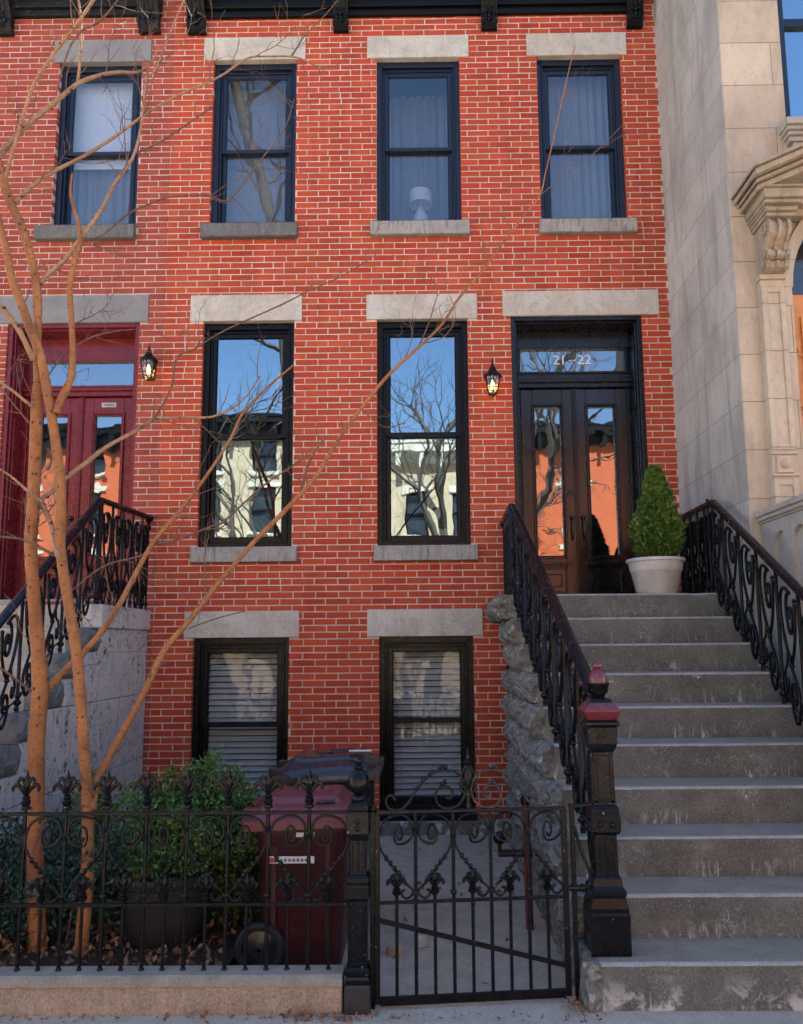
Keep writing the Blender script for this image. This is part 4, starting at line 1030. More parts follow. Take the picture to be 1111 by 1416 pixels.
mb.lathe(p[0], p[1], [(.012, gzt+.012), (.014, gzt+.03), (.008, gzt+.05), (.016, gzt+.075), (.01, gzt+.095), (.018, gzt+.12), (.024, gzt+.15), (.02, gzt+.19), (.010, gzt+.215), (.018, gzt+.228), (.02, gzt+.235), (.008, gzt+.245), (.012, gzt+.258), (.006, gzt+.27), (.002, gzt+.30)], 8)
for s in (-1, 1):
    mb.tube(catmull([GP(SC_+s*.004, gzt+.10), GP(SC_+s*.03, gzt+.13), GP(SC_+s*.032, gzt+.17), GP(SC_+s*.014, gzt+.21), GP(SC_+s*.003, gzt+.225)], 4), .006, 6)
    mb.tube(catmull([GP(SC_, gzt+.08), GP(SC_+s*.03, gzt+.10), GP(SC_+s*.04, gzt+.14)], 4), [.009]*4+[.007]*4+[.004], 6)
mb.build('cresting_finial', M['iron_fence'], gate, smooth=True)
# hinge side post by the stoop and latch hook
hp = thing('gate_jamb', 'thin black iron jamb bar joining the gate to the newel post', 'gate post', (.71, -3.955, 0))
mb = MB(); mb.bar((.705, -3.955, 0), (.705, -3.955, .895), .022, .022); mb.build('upright', M['iron_fence'], hp, bevel=.002)
mb = MB(); mb.bar((.69, -3.955, .9), (.80, -3.935, .9), .02, .012); mb.tube(catmull([(.716, -3.955, .80), (.74, -3.955, .70), (.778, -3.955, .60), (.785, -3.955, .54), (.76, -3.96, .505), (.725, -3.96, .51)], 5), .008, 7); mb.build('stay', M['iron_fence'], hp, smooth=True)
mb = MB(); mb.lathe(.705, -3.955, [(.02, .50), (.02, .53)], 8); mb.tube([(.67, -3.975, .52), (.74, -3.96, .515)], .011, 7); mb.ball((.745, -3.96, .515), .02, 7); mb.build('latch', M['iron_fence'], hp, smooth=True)
jp = MB(); jp.bar((-.268, -4.03, 0), (-.268, -4.03, .90), .026, .02); j = thing('gate_jamb', 'thin black iron jamb bar beside the ball topped gate post', 'gate post', (-.268, -4.03, 0)); jp.build('upright', M['iron_fence'], j, bevel=.002)
mb = MB(); mb.ball((-.268, -4.03, .905), .02, 7); mb.build('cap', M['iron_fence'], j, smooth=True)
# red standpipe and grab bar at the stoop side
sp_ = thing('standpipe', 'red and black iron pipe against the rock faced stoop side behind the gate', 'pipe', (.60, -3.1, -.1))
mb = MB(); mb.tube([(.615, -2.9, -.1), (.605, -2.9, .72)], .024, 9); mb.build('pipe', paint('red black pipe', (.22, .02, .022), .4, (.02, .018, .018), .9, .5, .3), sp_, smooth=True)
mb = MB(); mb.tube([(.43, -2.9, .41), (.64, -2.9, .41)], .022, 7); mb.ball((.44, -2.9, .50), .04, 8); mb.tube([(.44, -2.9, .42), (.44, -2.9, .5)], .012, 6); mb.build('valve', M['iron_fence'], sp_, smooth=True)
mb = MB(); mb.lathe(.605, -2.9, [(.03, .70), (.03, .74), (.02, .75)], 9); mb.build('cap', M['iron_fence'], sp_)

# ---------------------------------------------------------------- brownstone
bs = thing('brownstone', 'tan and grey ashlar brownstone projecting at the right edge, with orange door', 'house', (5, -1, 0))
bx0 = 2.612; by = -1.7
mb = MB(); mb.box(bx0, bx0+.30, by+.004, 11, -.2, 10.8); mb.build('side_wall', M['brownside'], bs, bevel=.006)
mb = MB(); dx0, dx1 = 3.05, 4.79; wx0, wx1 = 3.14, 4.35; wz0, wz1 = 6.06, 8.5
mb.box(bx0+.004, dx0, by, -1.35, -.2, 10.8); mb.box(dx1, 9.5, by, -1.35, -.2, 10.8)
mb.box(dx0, dx1, by, -1.35, 5.45, wz0); mb.box(wx1, dx1, by, -1.35, wz0, wz1); mb.box(dx0, dx1, by, -1.35, wz1, 10.8); mb.box(dx0, wx0, by, -1.35, wz0, wz1)
xc, aw, az = (dx0+dx1)/2, (dx1-dx0)/2-.0, 4.62
arc = [(xc+aw*cos(pi*i/24), az+aw*sin(pi*i/24)) for i in range(25)]
for i in range(24):
    (a, b), (c, d) = arc[i], arc[i+1]; mb.prism_y([(a, b), (a, 5.45), (c, 5.45), (c, d)], by, -1.35)
mb.box(bx0+.004, 9.5, -1.35, 10.9, 10.6, 10.79)
mb.build('front_wall', M['brownstone'], bs, recalc=True)
mb = MB(); mb.box(9.4, 9.5, -1.3, 11, -.2, 10.6); mb.box(bx0+.31, 9.4, 10.8, 11, -.2, 10.6); mb.box(bx0+.31, 9.4, -.2, -.1, -.2, 10.6); mb.build('house_body', M['interior'], bs)
# arched surround
mb = MB()
for r0, r1, yy in ((aw-.03, aw+.03, by-.03), (aw+.03, aw+.07, by-.045)):
    for i in range(24):
        a0, a1 = pi*i/24, pi*(i+1)/24
        mb.prism_y([(xc+r0*cos(a0), az+r0*sin(a0)), (xc+r1*cos(a0), az+r1*sin(a0)), (xc+r1*cos(a1), az+r1*sin(a1)), (xc+r0*cos(a1), az+r0*sin(a1))], yy, by+.28)
mb.box(dx0-.05, dx0+.02, by-.028, by+.28, 1.75, az); mb.box(dx1-.02, dx1+.05, by-.028, by+.28, 1.75, az)
mb.build('door_surround', M['brownstone'], bs)
d = MB(); q0, q1 = dx0+.021, dx1-.021
d.box(q0, (q0+q1)/2-.005, -1.62, -1.56, 1.77, 4.6); d.box((q0+q1)/2+.005, q1, -1.62, -1.56, 1.77, 4.6)
dr = d.build('door', M['orange_wood'], bs, bevel=.005)
d = MB()
for (pa, pb) in ((q0, (q0+q1)/2-.005), ((q0+q1)/2+.005, q1)):
    for (za, zb) in ((1.95, 2.7), (2.9, 4.4)): d.ring(pa+.10, pb-.10, za, zb, .03, .03, .03, .03, -1.64, -1.615)
for z in (2.95, 3.6, 4.1): d.tube(catmull([(q0+.02, -1.625, z+.06), (q0+.07, -1.63, z), (q0+.03, -1.635, z-.05), (q0+.11, -1.63, z-.03)], 4), .006, 6)
d.build('moulding', M['orange_wood'], dr, bevel=.003)
pane(dx0, dx1, 4.6, 5.45, -1.42, M['dark_glass'], bs, 'fanlight')
# pilasters, consoles, hood
for s in (0, 1):
    px0, px1 = (2.79, 2.985) if s == 0 else (2*xc-2.985, 2*xc-2.79)
    mb = MB(); mb.box(px0, px1, by-.07, by+.02, 1.75, 4.72)
    mb.ring(px0, px1, 3.22, 4.60, .045, .045, .05, .05, by-.085, by-.068); mb.ring(px0, px1, 1.8, 2.98, .045, .045, .05, .05, by-.085, by-.068)
    mb.box(px0-.01, px1+.01, by-.1, by-.06, 3.0, 3.02); mb.box(px0+.03, px1-.03, by-.09, by-.06, 3.03, 3.17); mb.ball(((px0+px1)/2, by-.09, 3.1), .04, 8); mb.box(px0-.01, px1+.01, by-.095, by-.06, 3.18, 3.2)
    mb.box(px0-.012, px1+.012, by-.1, by, 4.66, 4.70)
    mb.build('pilaster', M['brownstone'], bs, bevel=.004)
    mb = MB()
    prof = [(0, 5.10), (-.24, 5.10), (-.265, 5.06), (-.27, 5.01), (-.25, 4.96), (-.20, 4.92), (-.165, 4.89), (-.17, 4.865), (-.205, 4.855), (-.225, 4.83), (-.22, 4.80), (-.18, 4.785), (-.15, 4.785), (-.185, 4.77), (-.195, 4.745), (-.175, 4.72), (-.13, 4.705), (-.07, 4.70), (0, 4.70)]
    prof = [(by+y, z) for y, z in prof]
    mb.prism_x(prof, px0+.02, px1-.02)
    for a in (px0+.008, (px0+px1)/2-.014, px1-.036): mb.prism_x([(by+(y-by)*1.06-.006 if y < by else y, z) for y, z in prof], a, a+.028)
    for (yy, zz, rr) in ((-.20, 5.02, .055), (-.165, 4.825, .042), (-.135, 4.745, .035)):
        for a in (px0-.004, px1+.004): 
            q = [(a, by+yy+rr*(1-.8*i/16)*cos(i*.75), zz+rr*(1-.8*i/16)*sin(i*.75)) for i in range(17)]; mb.tube(q, .008, 5)
    mb.build('console', M['carved'], bs, smooth=False, bevel=.006, seg=2)
    mb = MB(); xm0, xm1 = px0-.04, px1+.04
    for i, (za, zb, pr) in enumerate(((5.10, 5.13, .30), (5.13, 5.16, .33), (5.16, 5.18, .31), (5.18, 5.21, .36), (5.21, 5.285, .39), (5.285, 5.30, .42))):
        mb.box(px0-.015-.011*i, px1+.02+.016*i*.7, by-pr, by+.01, za, zb)
    mb.build('entablature_block', M['carved'], bs, bevel=.005)
mb = MB(); pk = 5.285+.44*(xc-2.55)
for (z_off, th, pr, ext) in ((0, .05, .36, .0), (.05, .03, .40, .02), (.08, .05, .46, .05), (.13, .022, .49, .07)):
    L = 2.69-ext
    zl = 5.30+z_off-.44*.0
    mb.prism_y([(L, zl-.02), (xc, zl+.44*(xc-L)-.02), (xc, zl+th+.44*(xc-L)-.02), (L, zl+th-.02)], by-pr, by+.01)
    Rr = 2*xc-L; mb.prism_y([(xc, zl+.44*(xc-L)-.02), (Rr, zl-.02), (Rr, zl+th-.02), (xc, zl+th+.44*(xc-L)-.02)], by-pr, by+.01)
mb.build('pediment', M['carved'], bs, bevel=.005)
mb = MB(); mb.box(3.03, 2*xc-3.03, by-.12, by+.01, 5.20, 5.26); mb.box(3.03, 2*xc-3.03, by-.2, by+.01, 5.26, 5.31)
mb.build('entablature', M['carved'], bs, bevel=.004)
# upper window with bracketed sill
mb = MB(); mb.ring(wx0, wx1, wz0, wz1, .05, .05, .06, .06, by+.03, by+.2); mb.ring(wx0+.05, wx1-.05, wz0+.06, wz1-.06, .03, .03, .05, .05, by+.07, by+.2); mb.box(wx0+.08, wx1-.08, by+.09, by+.15, 7.12, 7.19)
w = mb.build('window', M['win_blue'], bs, bevel=.003)
pane(wx0+.08, wx1-.08, 7.19, wz1-.11, by+.1, glass('bright window glass', .45, (.3, .35, .4), .001, 3, (.7, .9, 1)), w); pane(wx0+.08, wx1-.08, wz0+.11, 7.12, by+.13, glass('bright lower window glass', .45, (.3, .35, .4), .001, 3, (.7, .9, 1)), w)
mb = MB()
for za, zb, pr, e in ((5.90, 5.94, .08, .02), (5.94, 5.97, .11, .04), (5.97, 6.0, .14, .06), (6.0, 6.06, .17, .075), (6.06, 6.075, .15, .06)): mb.box(wx0-e, wx1+e, by-pr, by+.02, za, zb)
mb.box(wx0+.02, wx0+.14, by-.06, by+.01, 5.62, 5.90); mb.box(wx1-.14, wx1-.02, by-.06, by+.01, 5.62, 5.90)
mb.build('window_sill', M['carved_grey'], bs, bevel=.004)
# stoop cheek with blind arches
mb = MB(); sx = 2.69; ye = -3.3
mb.box(sx+.035, sx+.22, ye, by, -.2, 2.62)
ya = by-.005; z_b, z_s = 1.86, 2.42
yy = -1.93; piers = []
mb.box(sx, sx+.035, ye, by, -.2, z_b)
prev = by
while yy > ye+.35:
    a1, a0 = yy, yy-.215                                # arch from a0 (near camera) to a1
    mb.box(sx, sx+.035, a1, prev, z_b, 2.62)
    r = (a1-a0)/2; c = (a0+a1)/2
    for i in range(12):
        t0, t1 = pi*i/12, pi*(i+1)/12
        mb.prism_x([(c+r*cos(t0), z_s+r*sin(t0)), (c+r*cos(t0), 2.62), (c+r*cos(t1), 2.62), (c+r*cos(t1), z_s+r*sin(t1))], sx, sx+.035)
    prev = a0; yy -= .315
mb.box(sx, sx+.035, ye, prev, z_b, 2.62)
ck = mb.build('stoop_cheek', M['carved_grey'], bs)
mb = MB(); mb.box(sx-.045, sx+.25, ye-.03, by-.001, 2.675, 2.72); mb.box(sx-.03, sx+.24, ye-.02, by-.001, 2.64, 2.675); mb.box(sx-.015, sx+.23, ye-.01, by-.001, 2.621, 2.64); mb.build('coping', M['carved_grey'], ck, bevel=.006)
mb = MB(); mb.box(sx+.22, 5.2, ye, by, -.2, 1.75)
for k in range(8): mb.box(sx+.22, 5.2, ye-.3*(k+1), ye-.3*k, -.2, 1.75-.2*(k+1))
mb.build('stoop_steps', M['carved_grey'], bs, bevel=.006)
# ---------------------------------------------------------------- bins
def wheelie_bin(label, body_m, lid_m, x0, x1, y0, y1, z0, zt, tilt, wheel=True, lift=0.0, rot=0.0):
    """bin seen from its side: hinge and wheels at the low x end"""
    t = thing('wheelie_bin', label, 'trash bin', ((x0+x1)/2, (y0+y1)/2, z0))
    cx, cy_ = (x0+x1)/2, (y0+y1)/2; hx, hy = (x1-x0)/2, (y1-y0)/2
    def ring_(sc, z, dx=0, r=.06, ex=0):
        out = []; a_, b_ = hx*sc+ex, hy*sc+ex
        for (sx, sy, a0) in ((1,1,0), (-1,1,90), (-1,-1,180), (1,-1,270)):
            for k in range(5):
                a = radians(a0+k*22.5); out.append((cx+dx+sx*(a_-r)+r*cos(a), cy_+sy*(b_-r)+r*sin(a), z))
        return out
    mb = MB(); rings = [ring_(.80, z0+.02), ring_(.82, z0+.05), ring_(.93, zt-.13), ring_(.945, zt-.12), ring_(.95, zt-.075), ring_(1.0, zt-.07), ring_(1.01, zt-.03), ring_(1.0, zt-.028)]
    vs = [p for r in rings for p in r]; n = 20
    fs = [(i*n+q, i*n+(q+1) % n, (i+1)*n+(q+1) % n, (i+1)*n+q) for i in range(len(rings)-1) for q in range(n)]+[tuple(range(n-1, -1, -1)), tuple(range((len(rings)-1)*n, len(rings)*n))]
    mb.add(vs, fs); 
    for k in (-.55, .55): mb.box(cx+hx*k-.012, cx+hx*k+.012, cy_-hy*.905-.006, cy_-hy*.86, z0+.12, zt-.16)
    body = mb.build('body', body_m, t, smooth=True)
    # domed, ribbed lid with a rounded rim
    mb = MB(); N = 44; vs = []; fs = []
    for j in range(N+1):
        for i in range(N+1):
            u, v = i/N*2-1, j/N*2-1
            e = max(abs(u), abs(v)); rr = (abs(u)**5+abs(v)**5)**.2
            x = u*(hx+.035); y = v*(hy+.035)
            sst = lambda e, a, w: min(1, max(0, (a-e)/w)); pan = sst(abs(u), .72, .10)*sst(abs(v), .66, .10); rec = sst(abs(u-.15), .30, .08)*sst(abs(v), .36, .08)
            z = .070*(1-min(1, rr)**6)+.028*pan-.022*rec+.014*sst(abs(u+.62), .16, .08)*sst(abs(v), .8, .1)
            vs.append((cx+x, cy_+y, zt-.02+lift+z+tilt*(u*.5+.5)))
    for j in range(N):
        for i in range(N): a = j*(N+1)+i; fs.append((a, a+1, a+N+2, a+N+1))
    edge = [j*(N+1) for j in range(0)]
    per = [i for i in range(N+1)]+[j*(N+1)+N for j in range(1, N+1)]+[N*(N+1)+i for i in range(N-1, -1, -1)]+[j*(N+1) for j in range(N-1, 0, -1)]
    o_ = len(vs)
    for a in per: vs.append((vs[a][0], vs[a][1], vs[a][2]-.05))
    for a in per:
        x, y, z = vs[a]; vs.append((cx+(x-cx)*.96, cy_+(y-cy_)*.96, z-.05))
    L = len(per)
    for q in range(L): q2 = (q+1) % L; fs += [(per[q], per[q2], o_+q2, o_+q), (o_+q, o_+q2, o_+L+q2, o_+L+q)]
    fs.append(tuple(range(o_+L, o_+2*L)))
    mb.add(vs, fs)
    zl = zt+.0+lift
    for s in (-.55, .55):                                   # hinge lugs and grab bar
        mb.tube([(x0-.055, cy_+hy*s-.04, zl+.0), (x0-.055, cy_+hy*s+.04, zl+.0)], .022, 8)
        mb.box(x0-.06, x0+.02, cy_+hy*s-.03, cy_+hy*s+.03, zl-.02, zl+.02)
    lid = mb.build('lid', lid_m, t, smooth=True)
    mb = MB(); mb.tube([(x0-.06, cy_-hy*.75, zt-.03), (x0-.06, cy_+hy*.75, zt-.03)], .016, 8)
    for s in (-.75, .75): mb.box(x0-.07, x0+.02, cy_+hy*s-.012, cy_+hy*s+.012, zt-.06, zt-.015)
    mb.build('handle', body_m, t, bevel=.004)
    if wheel:
        for s in (-1, 1):
            yw = cy_+s*(hy*.83+.03); xw = x0+.05; wr = .13
            mb = MB(); prof = []
            for k in range(28):
                a = 2*pi*k/28
                prof.append((cos(a), sin(a)))
            vs = []
            for r, dy in ((wr*.72, -.022), (wr*.9, -.03), (wr, -.018), (wr, .018), (wr*.9, .03), (wr*.72, .022)):
                for c, s_ in prof: vs.append((xw+r*c, yw+dy, z0+wr+r*s_))
            fs = [(i*28+q, i*28+(q+1) % 28, ((i+1) % 6)*28+(q+1) % 28, ((i+1) % 6)*28+q) for i in range(6) for q in range(28)]
            mb.add(vs, fs); w = mb.build('wheel', M['rubber'], t, smooth=True)
            mb = MB(); vs = []
            for r, dy in ((.012, -.02), (wr*.3, -.016), (wr*.74, -.006), (wr*.74, .006), (wr*.3, .016), (.012, .02)):
                for c, s_ in prof: vs.append((xw+r*c, yw+dy, z0+wr+r*s_))
            fs = [(i*28+q, i*28+(q+1) % 28, (i+1)*28+(q+1) % 28, (i+1)*28+q) for i in range(5) for q in range(28)]
            mb.add(vs, fs); mb.build('rim', M['bin_black'], w, smooth=True)
    return t, lid, body
bt, lid, body = wheelie_bin('maroon wheelie bin with faded lid and white stickers, behind the fence end', M['bin_red'], M['bin_lid_red'], -.93, -.415, -3.66, -3.14, .0, .795, .02)
yf = -3.64
mb = MB(); mb.box(-.845, -.60, yf-.012, yf-.004, .555, .59); mb.box(-.84, -.80, yf-.0135, yf-.012, .560, .584, 1)
for k in range(7): mb.box(-.78+k*.022, -.768+k*.022, yf-.0135, yf-.012, .565, .578, 2)
st_ = mb.build('sticker', [M['sticker'], M['sticker_red'], M['sticker_dark']], bt)
mb = MB(); mb.box(-.70, -.60, yf-.02, yf-.012, .69, .712)
for k in range(4): mb.box(-.645+k*.011, -.639+k*.011, yf-.0215, yf-.02, .695, .707, 1)
mb.build('sticker', [M['sticker'], M['sticker_dark']], bt)
mb = MB(); mb.box(-.60, -.50, -3.62, -3.45, .855, .865); part('dark grey label panel', mb.build('lid_label', M['bin_black'], lid, bevel=.004))
bt2, lid2, body2 = wheelie_bin('black wheelie bin with sloping ribbed lid, behind the maroon bin', M['bin_black'], M['bin_black'], -.94, -.34, -2.94, -2.34, -.08, .875, .04, True, .02)
mb = MB(); mb.box(-.50, -.36, -2.84, -2.80, 1.02, 1.025); part('pale label strip', mb.build('lid_label', M['sticker'], lid2))
mb = MB(); vs = [(-.68+.055*cos(a*pi/8), -2.66+.03*sin(a*pi/8), 1.0) for a in range(16)]; mb.add(vs+[(x, y, z-.02) for x, y, z in vs], [tuple(range(16))]+[(i, (i+1) % 16, (i+1) % 16+16, i+16) for i in range(16)]); part('pale oval emblem', mb.build('emblem', M['bin_black'], lid2))

# ---------------------------------------------------------------- plants
def leaf_cloud(mb, pts, size, rnd, up=.3, mi=0, narrow=.55):
    for p in pts:
        p = Vector(p); L = size*rnd.uniform(.6, 1.25)
        d = Vector((rnd.gauss(0, 1), rnd.gauss(0, 1), rnd.gauss(up, 1))).normalized()
        s = d.cross(Vector((rnd.gauss(0, 1), rnd.gauss(0, 1), rnd.gauss(0, 1)))).normalized()*L*narrow*.5; nn = d.cross(s).normalized()*L*.1
        mb.add([p, p+d*L*.5+s+nn, p+d*L, p+d*L*.5-s+nn], [(0, 1, 2), (0, 2, 3)], mi)
def bush(root, stems, mt, rnd, size=.028, n_per=24, spread=.06, name='foliage'):
    mb = MB(); sb = MB()
    for (a, b) in stems:
        a = Vector(a); b = Vector(b); mid = (a+b)/2+Vector((rnd.gauss(0, .03), rnd.gauss(0, .03), .03))
        q = catmull([a, mid, b], 8); sb.tube(q, [.007-.005*i/(len(q)-1) for i in range(len(q))], 5)
        for i, p in enumerate(q[3:]):
            tt = i/len(q); sp = spread*(1.15-.75*tt)
            leaf_cloud(mb, [(p.x+rnd.gauss(0, sp), p.y+rnd.gauss(0, sp), p.z+rnd.gauss(0, sp*.7)) for _ in range(n_per)], size, rnd)
    mb.build(name, mt, root, recalc=False); sb.build('stem', M['twig'], root)
rnd = random.Random(21)
pl = thing('planter', 'round dark plastic planter holding a leafy green shrub behind the fence', 'planter', (-1.47, -3.4, .08))
mb = MB(); mb.lathe(-1.465, -3.36, [(.20, .06), (.205, .075), (.25, .36), (.252, .40), (.275, .403), (.28, .41), (.282, .45), (.275, .457), (.255, .455), (.25, .40)], 36); mb.build('tub', M['planter'], pl, smooth=True)
mb = MB(); mb.lathe(-1.465, -3.36, [(.247, .39), (.247, .415)], 24); mb.build('soil', M['earth'], pl)
stems = []
for k in range(46):
    a = (-1.465+rnd.uniform(-.17, .17), -3.35+rnd.uniform(-.15, .15), .42)
    r = rnd.uniform(0, 1); b = (-1.40+rnd.gauss(.05, .24), -3.32+rnd.gauss(0, .17), .56+rnd.uniform(.02, .33)*(1-.2*abs(r)))
    stems.append((a, b))
for px, py in ((240, 1075), (275, 1062), (292, 1050), (320, 1070), (345, 1095), (225, 1095), (300, 1085), (262, 1085)):
    stems.append(((-1.40+rnd.uniform(-.1, .15), -3.3, .5), tuple(PY(px, py, -3.3))))
bush(pl, stems, M['leaf'], rnd, .032, 26, .062)
gs = thing('shrub', 'low dark green shrub around the bases of the orange stems', 'shrub', (-2.0, -3.3, .09))
stems = []
for k in range(60):
    x = rnd.uniform(-2.75, -1.65); y = rnd.uniform(-3.5, -2.9)
    stems.append(((x, y, .09), (x+rnd.gauss(0, .12), y+rnd.gauss(0, .12), rnd.uniform(.35, .66))))
bush(gs, stems, M['leaf_blue'], rnd, .032, 17, .055)
gs = thing('shrub', 'loose green shrub between the planter and the maroon bin', 'shrub', (-1.1, -3.1, .0))
stems = []
for k in range(40):
    x = rnd.uniform(-1.25, -.98); y = rnd.uniform(-3.2, -2.7)
    stems.append(((x, y, .03), (x+rnd.gauss(0, .1), y+rnd.gauss(0, .1), rnd.uniform(.4, .82))))
bush(gs, stems, M['leaf'], rnd, .03, 18, .055)
gs = thing('shrub', 'tall thin leafy sprigs rising in front of the left basement window', 'shrub', (-1.5, -2.2, .0))
stems = []
for px, py in ((235, 1062), (262, 1070), (225, 1085), (290, 1048), (205, 1100), (250, 1090), (310, 1078), (330, 1092), (275, 1062), (300, 1040), (125, 1060), (140, 1075)):
    e = PY(px, py, -2.3); stems.append(((e.x+rnd.gauss(0, .05), -2.3, .05), tuple(e)))
    for q in range(3): stems.append(((e.x+rnd.gauss(0, .1), -2.3, .05), (e.x+rnd.gauss(0, .14), -2.3+rnd.gauss(0, .1), e.z-rnd.uniform(.1, .3))))
bush(gs, stems, M['leaf_light'], rnd, .034, 20, .05)

cf = thing('potted_conifer', 'cone shaped green conifer in a round grey white pot on the stoop landing', 'potted plant', (2.035, -1.02, 10*RISE))
pcx, pcy, pz = 2.035, -1.03, 10*RISE
mb = MB(); mb.lathe(pcx, pcy, [(.165, pz+.002), (.172, pz+.012), (.175, pz+.03), (.18, pz+.035), (.215, pz+.2), (.222, pz+.206), (.224, pz+.214), (.235, pz+.275), (.236, pz+.285), (.252, pz+.29), (.256, pz+.305), (.25, pz+.317), (.236, pz+.317), (.225, pz+.27)], 40, cap=False); mb.lathe(pcx, pcy, [(.165, pz+.003), (.01, pz+.003)], 40, cap=False)
mb.build('pot', M['pot'], cf, smooth=True)
mb = MB(); mb.lathe(pcx, pcy, [(.226, pz+.27), (.01, pz+.285)], 24, cap=False); mb.build('soil', M['earth'], cf)
mb = MB()
for k in range(5): a = k*1.3; mb.tube([(pcx+.03*cos(a), pcy+.03*sin(a), pz+.27), (pcx+.07*cos(a), pcy+.07*sin(a), pz+.55), (pcx+.03*cos(a), pcy+.03*sin(a), pz+.95)], [.012, .009, .003], 6)
mb.build('trunk', M['twig'], cf)
mb = MB(); zb, zt_ = pz+.30, pz+1.13
def cone_r(t): return .208*(min(1, (t+.12)/.32)**.55)*(1-max(0, t-.25)/.78)**.72
for k in range(5200):
    t = rnd.random()**1.15; a = rnd.uniform(0, 2*pi)
    lump = .97+.26*nz3(cos(a)*1.2, sin(a)*1.2, t*4, 1.6, 4)+.2*nz3(cos(a)*3, sin(a)*3, t*9, 1.5, 9)
    rr = cone_r(t)*lump*(1-.42*rnd.random()**1.6)*(1.0 if rnd.random() < .93 else rnd.uniform(1.03, 1.2))
    p = Vector((pcx+.03+rr*cos(a), pcy+rr*sin(a), zb+(zt_-zb)*t))
    out = Vector((cos(a)*.6, sin(a)*.6, .75+.4*t)); L = rnd.uniform(.035, .062)
    d = (out+Vector((rnd.gauss(0, .28), rnd.gauss(0, .28), rnd.gauss(0, .22)))).normalized()
    s = d.cross(Vector((rnd.gauss(0, 1), rnd.gauss(0, 1), rnd.gauss(0, .4)))).normalized()
    for q in (-1, 0, 1):
        dd = (d+s*.55*q).normalized(); o_ = p+d*L*.25*abs(q); l2 = L*(1 if q == 0 else .68)
        mb.add([o_-s*.004, o_+s*.004, o_+dd*l2*.6+s*.0055, o_+dd*l2, o_+dd*l2*.6-s*.0055], [(0, 1, 2, 3, 4)])
mb.build('crown', M['conifer'], cf, recalc=False)

# dry leaves and mulch chips
mb = MB(); rnd = random.Random(4)
for k in range(900):
    x = rnd.uniform(-3.4, -1.05); y = rnd.uniform(-3.93, -3.2); leaf_cloud(mb, [(x, y, .105+rnd.uniform(0, .02))], .045, rnd, .2)
for k in range(240):
    x = rnd.choice((rnd.uniform(-2.4, .8), rnd.gauss(-.5, .14))); leaf_cloud(mb, [(x, -4.10-abs(rnd.gauss(0, .035)), .008)], .03, rnd, .1)
for k in range(30): leaf_cloud(mb, [(rnd.uniform(-.2, .6), rnd.uniform(-3.9, -1), .0)], .045, rnd, .1)
for k in range(46): leaf_cloud(mb, [(rnd.gauss(.69, .03), rnd.gauss(-4.05, .06), .012)], .03, rnd, .1)
o = mb.build('fallen_leaves', M['dead_leaf'], recalc=False); tag(o, 'dry brown fallen leaves and bark chips on the soil and along the curb', 'leaves', kind='stuff')
mb = MB()
o = None
for (x, y, sx, sy, r) in ((-.19, -3.35, .06, .035, .4), (-.05, -3.2, .05, .03, -.3)):
    mb = MB(); n = 9; ring_ = [(x+sx*cos(2*pi*i/n+r)*(1+.25*nz3(i, x, y, 1.7)), y+sy*sin(2*pi*i/n)*(1+.25*nz3(i, y, x, 1.3)), 0) for i in range(n)]
    mb.add([(a, b, -.02) for a, b, c in ring_]+[(x+(a-x)*.7, y+(b-y)*.7, .035) for a, b, c in ring_], [tuple(range(n, 2*n))]+[(i, (i+1) % n, (i+1) % n+n, i+n) for i in range(n)])
    tag(mb.build('stone', M['curb'] if x < -.1 else M['walk'], bevel=.006), 'brown broken stone lying on the areaway just inside the gate' if x < -.1 else 'pale broken stone chip lying on the areaway just inside the gate', 'stone')

# ---------------------------------------------------------------- bare trees in front
def branch_world(pts, Ya, Yb, k=1.0):
    out = []; rad = []; n = len(pts)
    for i, (px, py, w) in enumerate(pts):
        p = PY(px, py, Ya+(Yb-Ya)*i/max(1, n-1)); out.append(p); rad.append(max(.0012, .82*k*w*depth(p)/F/2))
    return out, rad
def smooth_branch(P, R, sub=5, wob=.0, rnd=random):
    q = catmull(P, sub); r = []
    for i in range(len(R)-1):
        for k in range(sub): r.append(R[i]+(R[i+1]-R[i])*k/sub)
    r.append(R[-1])
    return q, [x*(1+.10*nz3(p.x, p.y, p.z, 9)+.05*nz3(p.x, p.y, p.z, 31)) for x, p in zip(r, q)]
def twig(mb, p, d, L, r, rnd, depth_=0):
    n = max(4, int(L/.04)); q = [Vector(p)]; dd = Vector(d).normalized()
    for i in range(n):
        dd = (dd+Vector((rnd.gauss(0, .12), rnd.gauss(0, .12), rnd.gauss(.03, .12)))).normalized(); q.append(q[-1]+dd*L/n)
        if depth_ < 2 and i > 0 and rnd.random() < .33:
            side = dd.cross(Vector((rnd.gauss(0, 1), rnd.gauss(0, 1), rnd.gauss(0, 1)))).normalized()
            twig(mb, q[-1], dd*.75+side*.7, L*rnd.uniform(.25, .5), r*.65, rnd, depth_+1)
    mb.tube(q, [max(.0011, r*(1-.7*i/n)) for i in range(n+1)], 4)
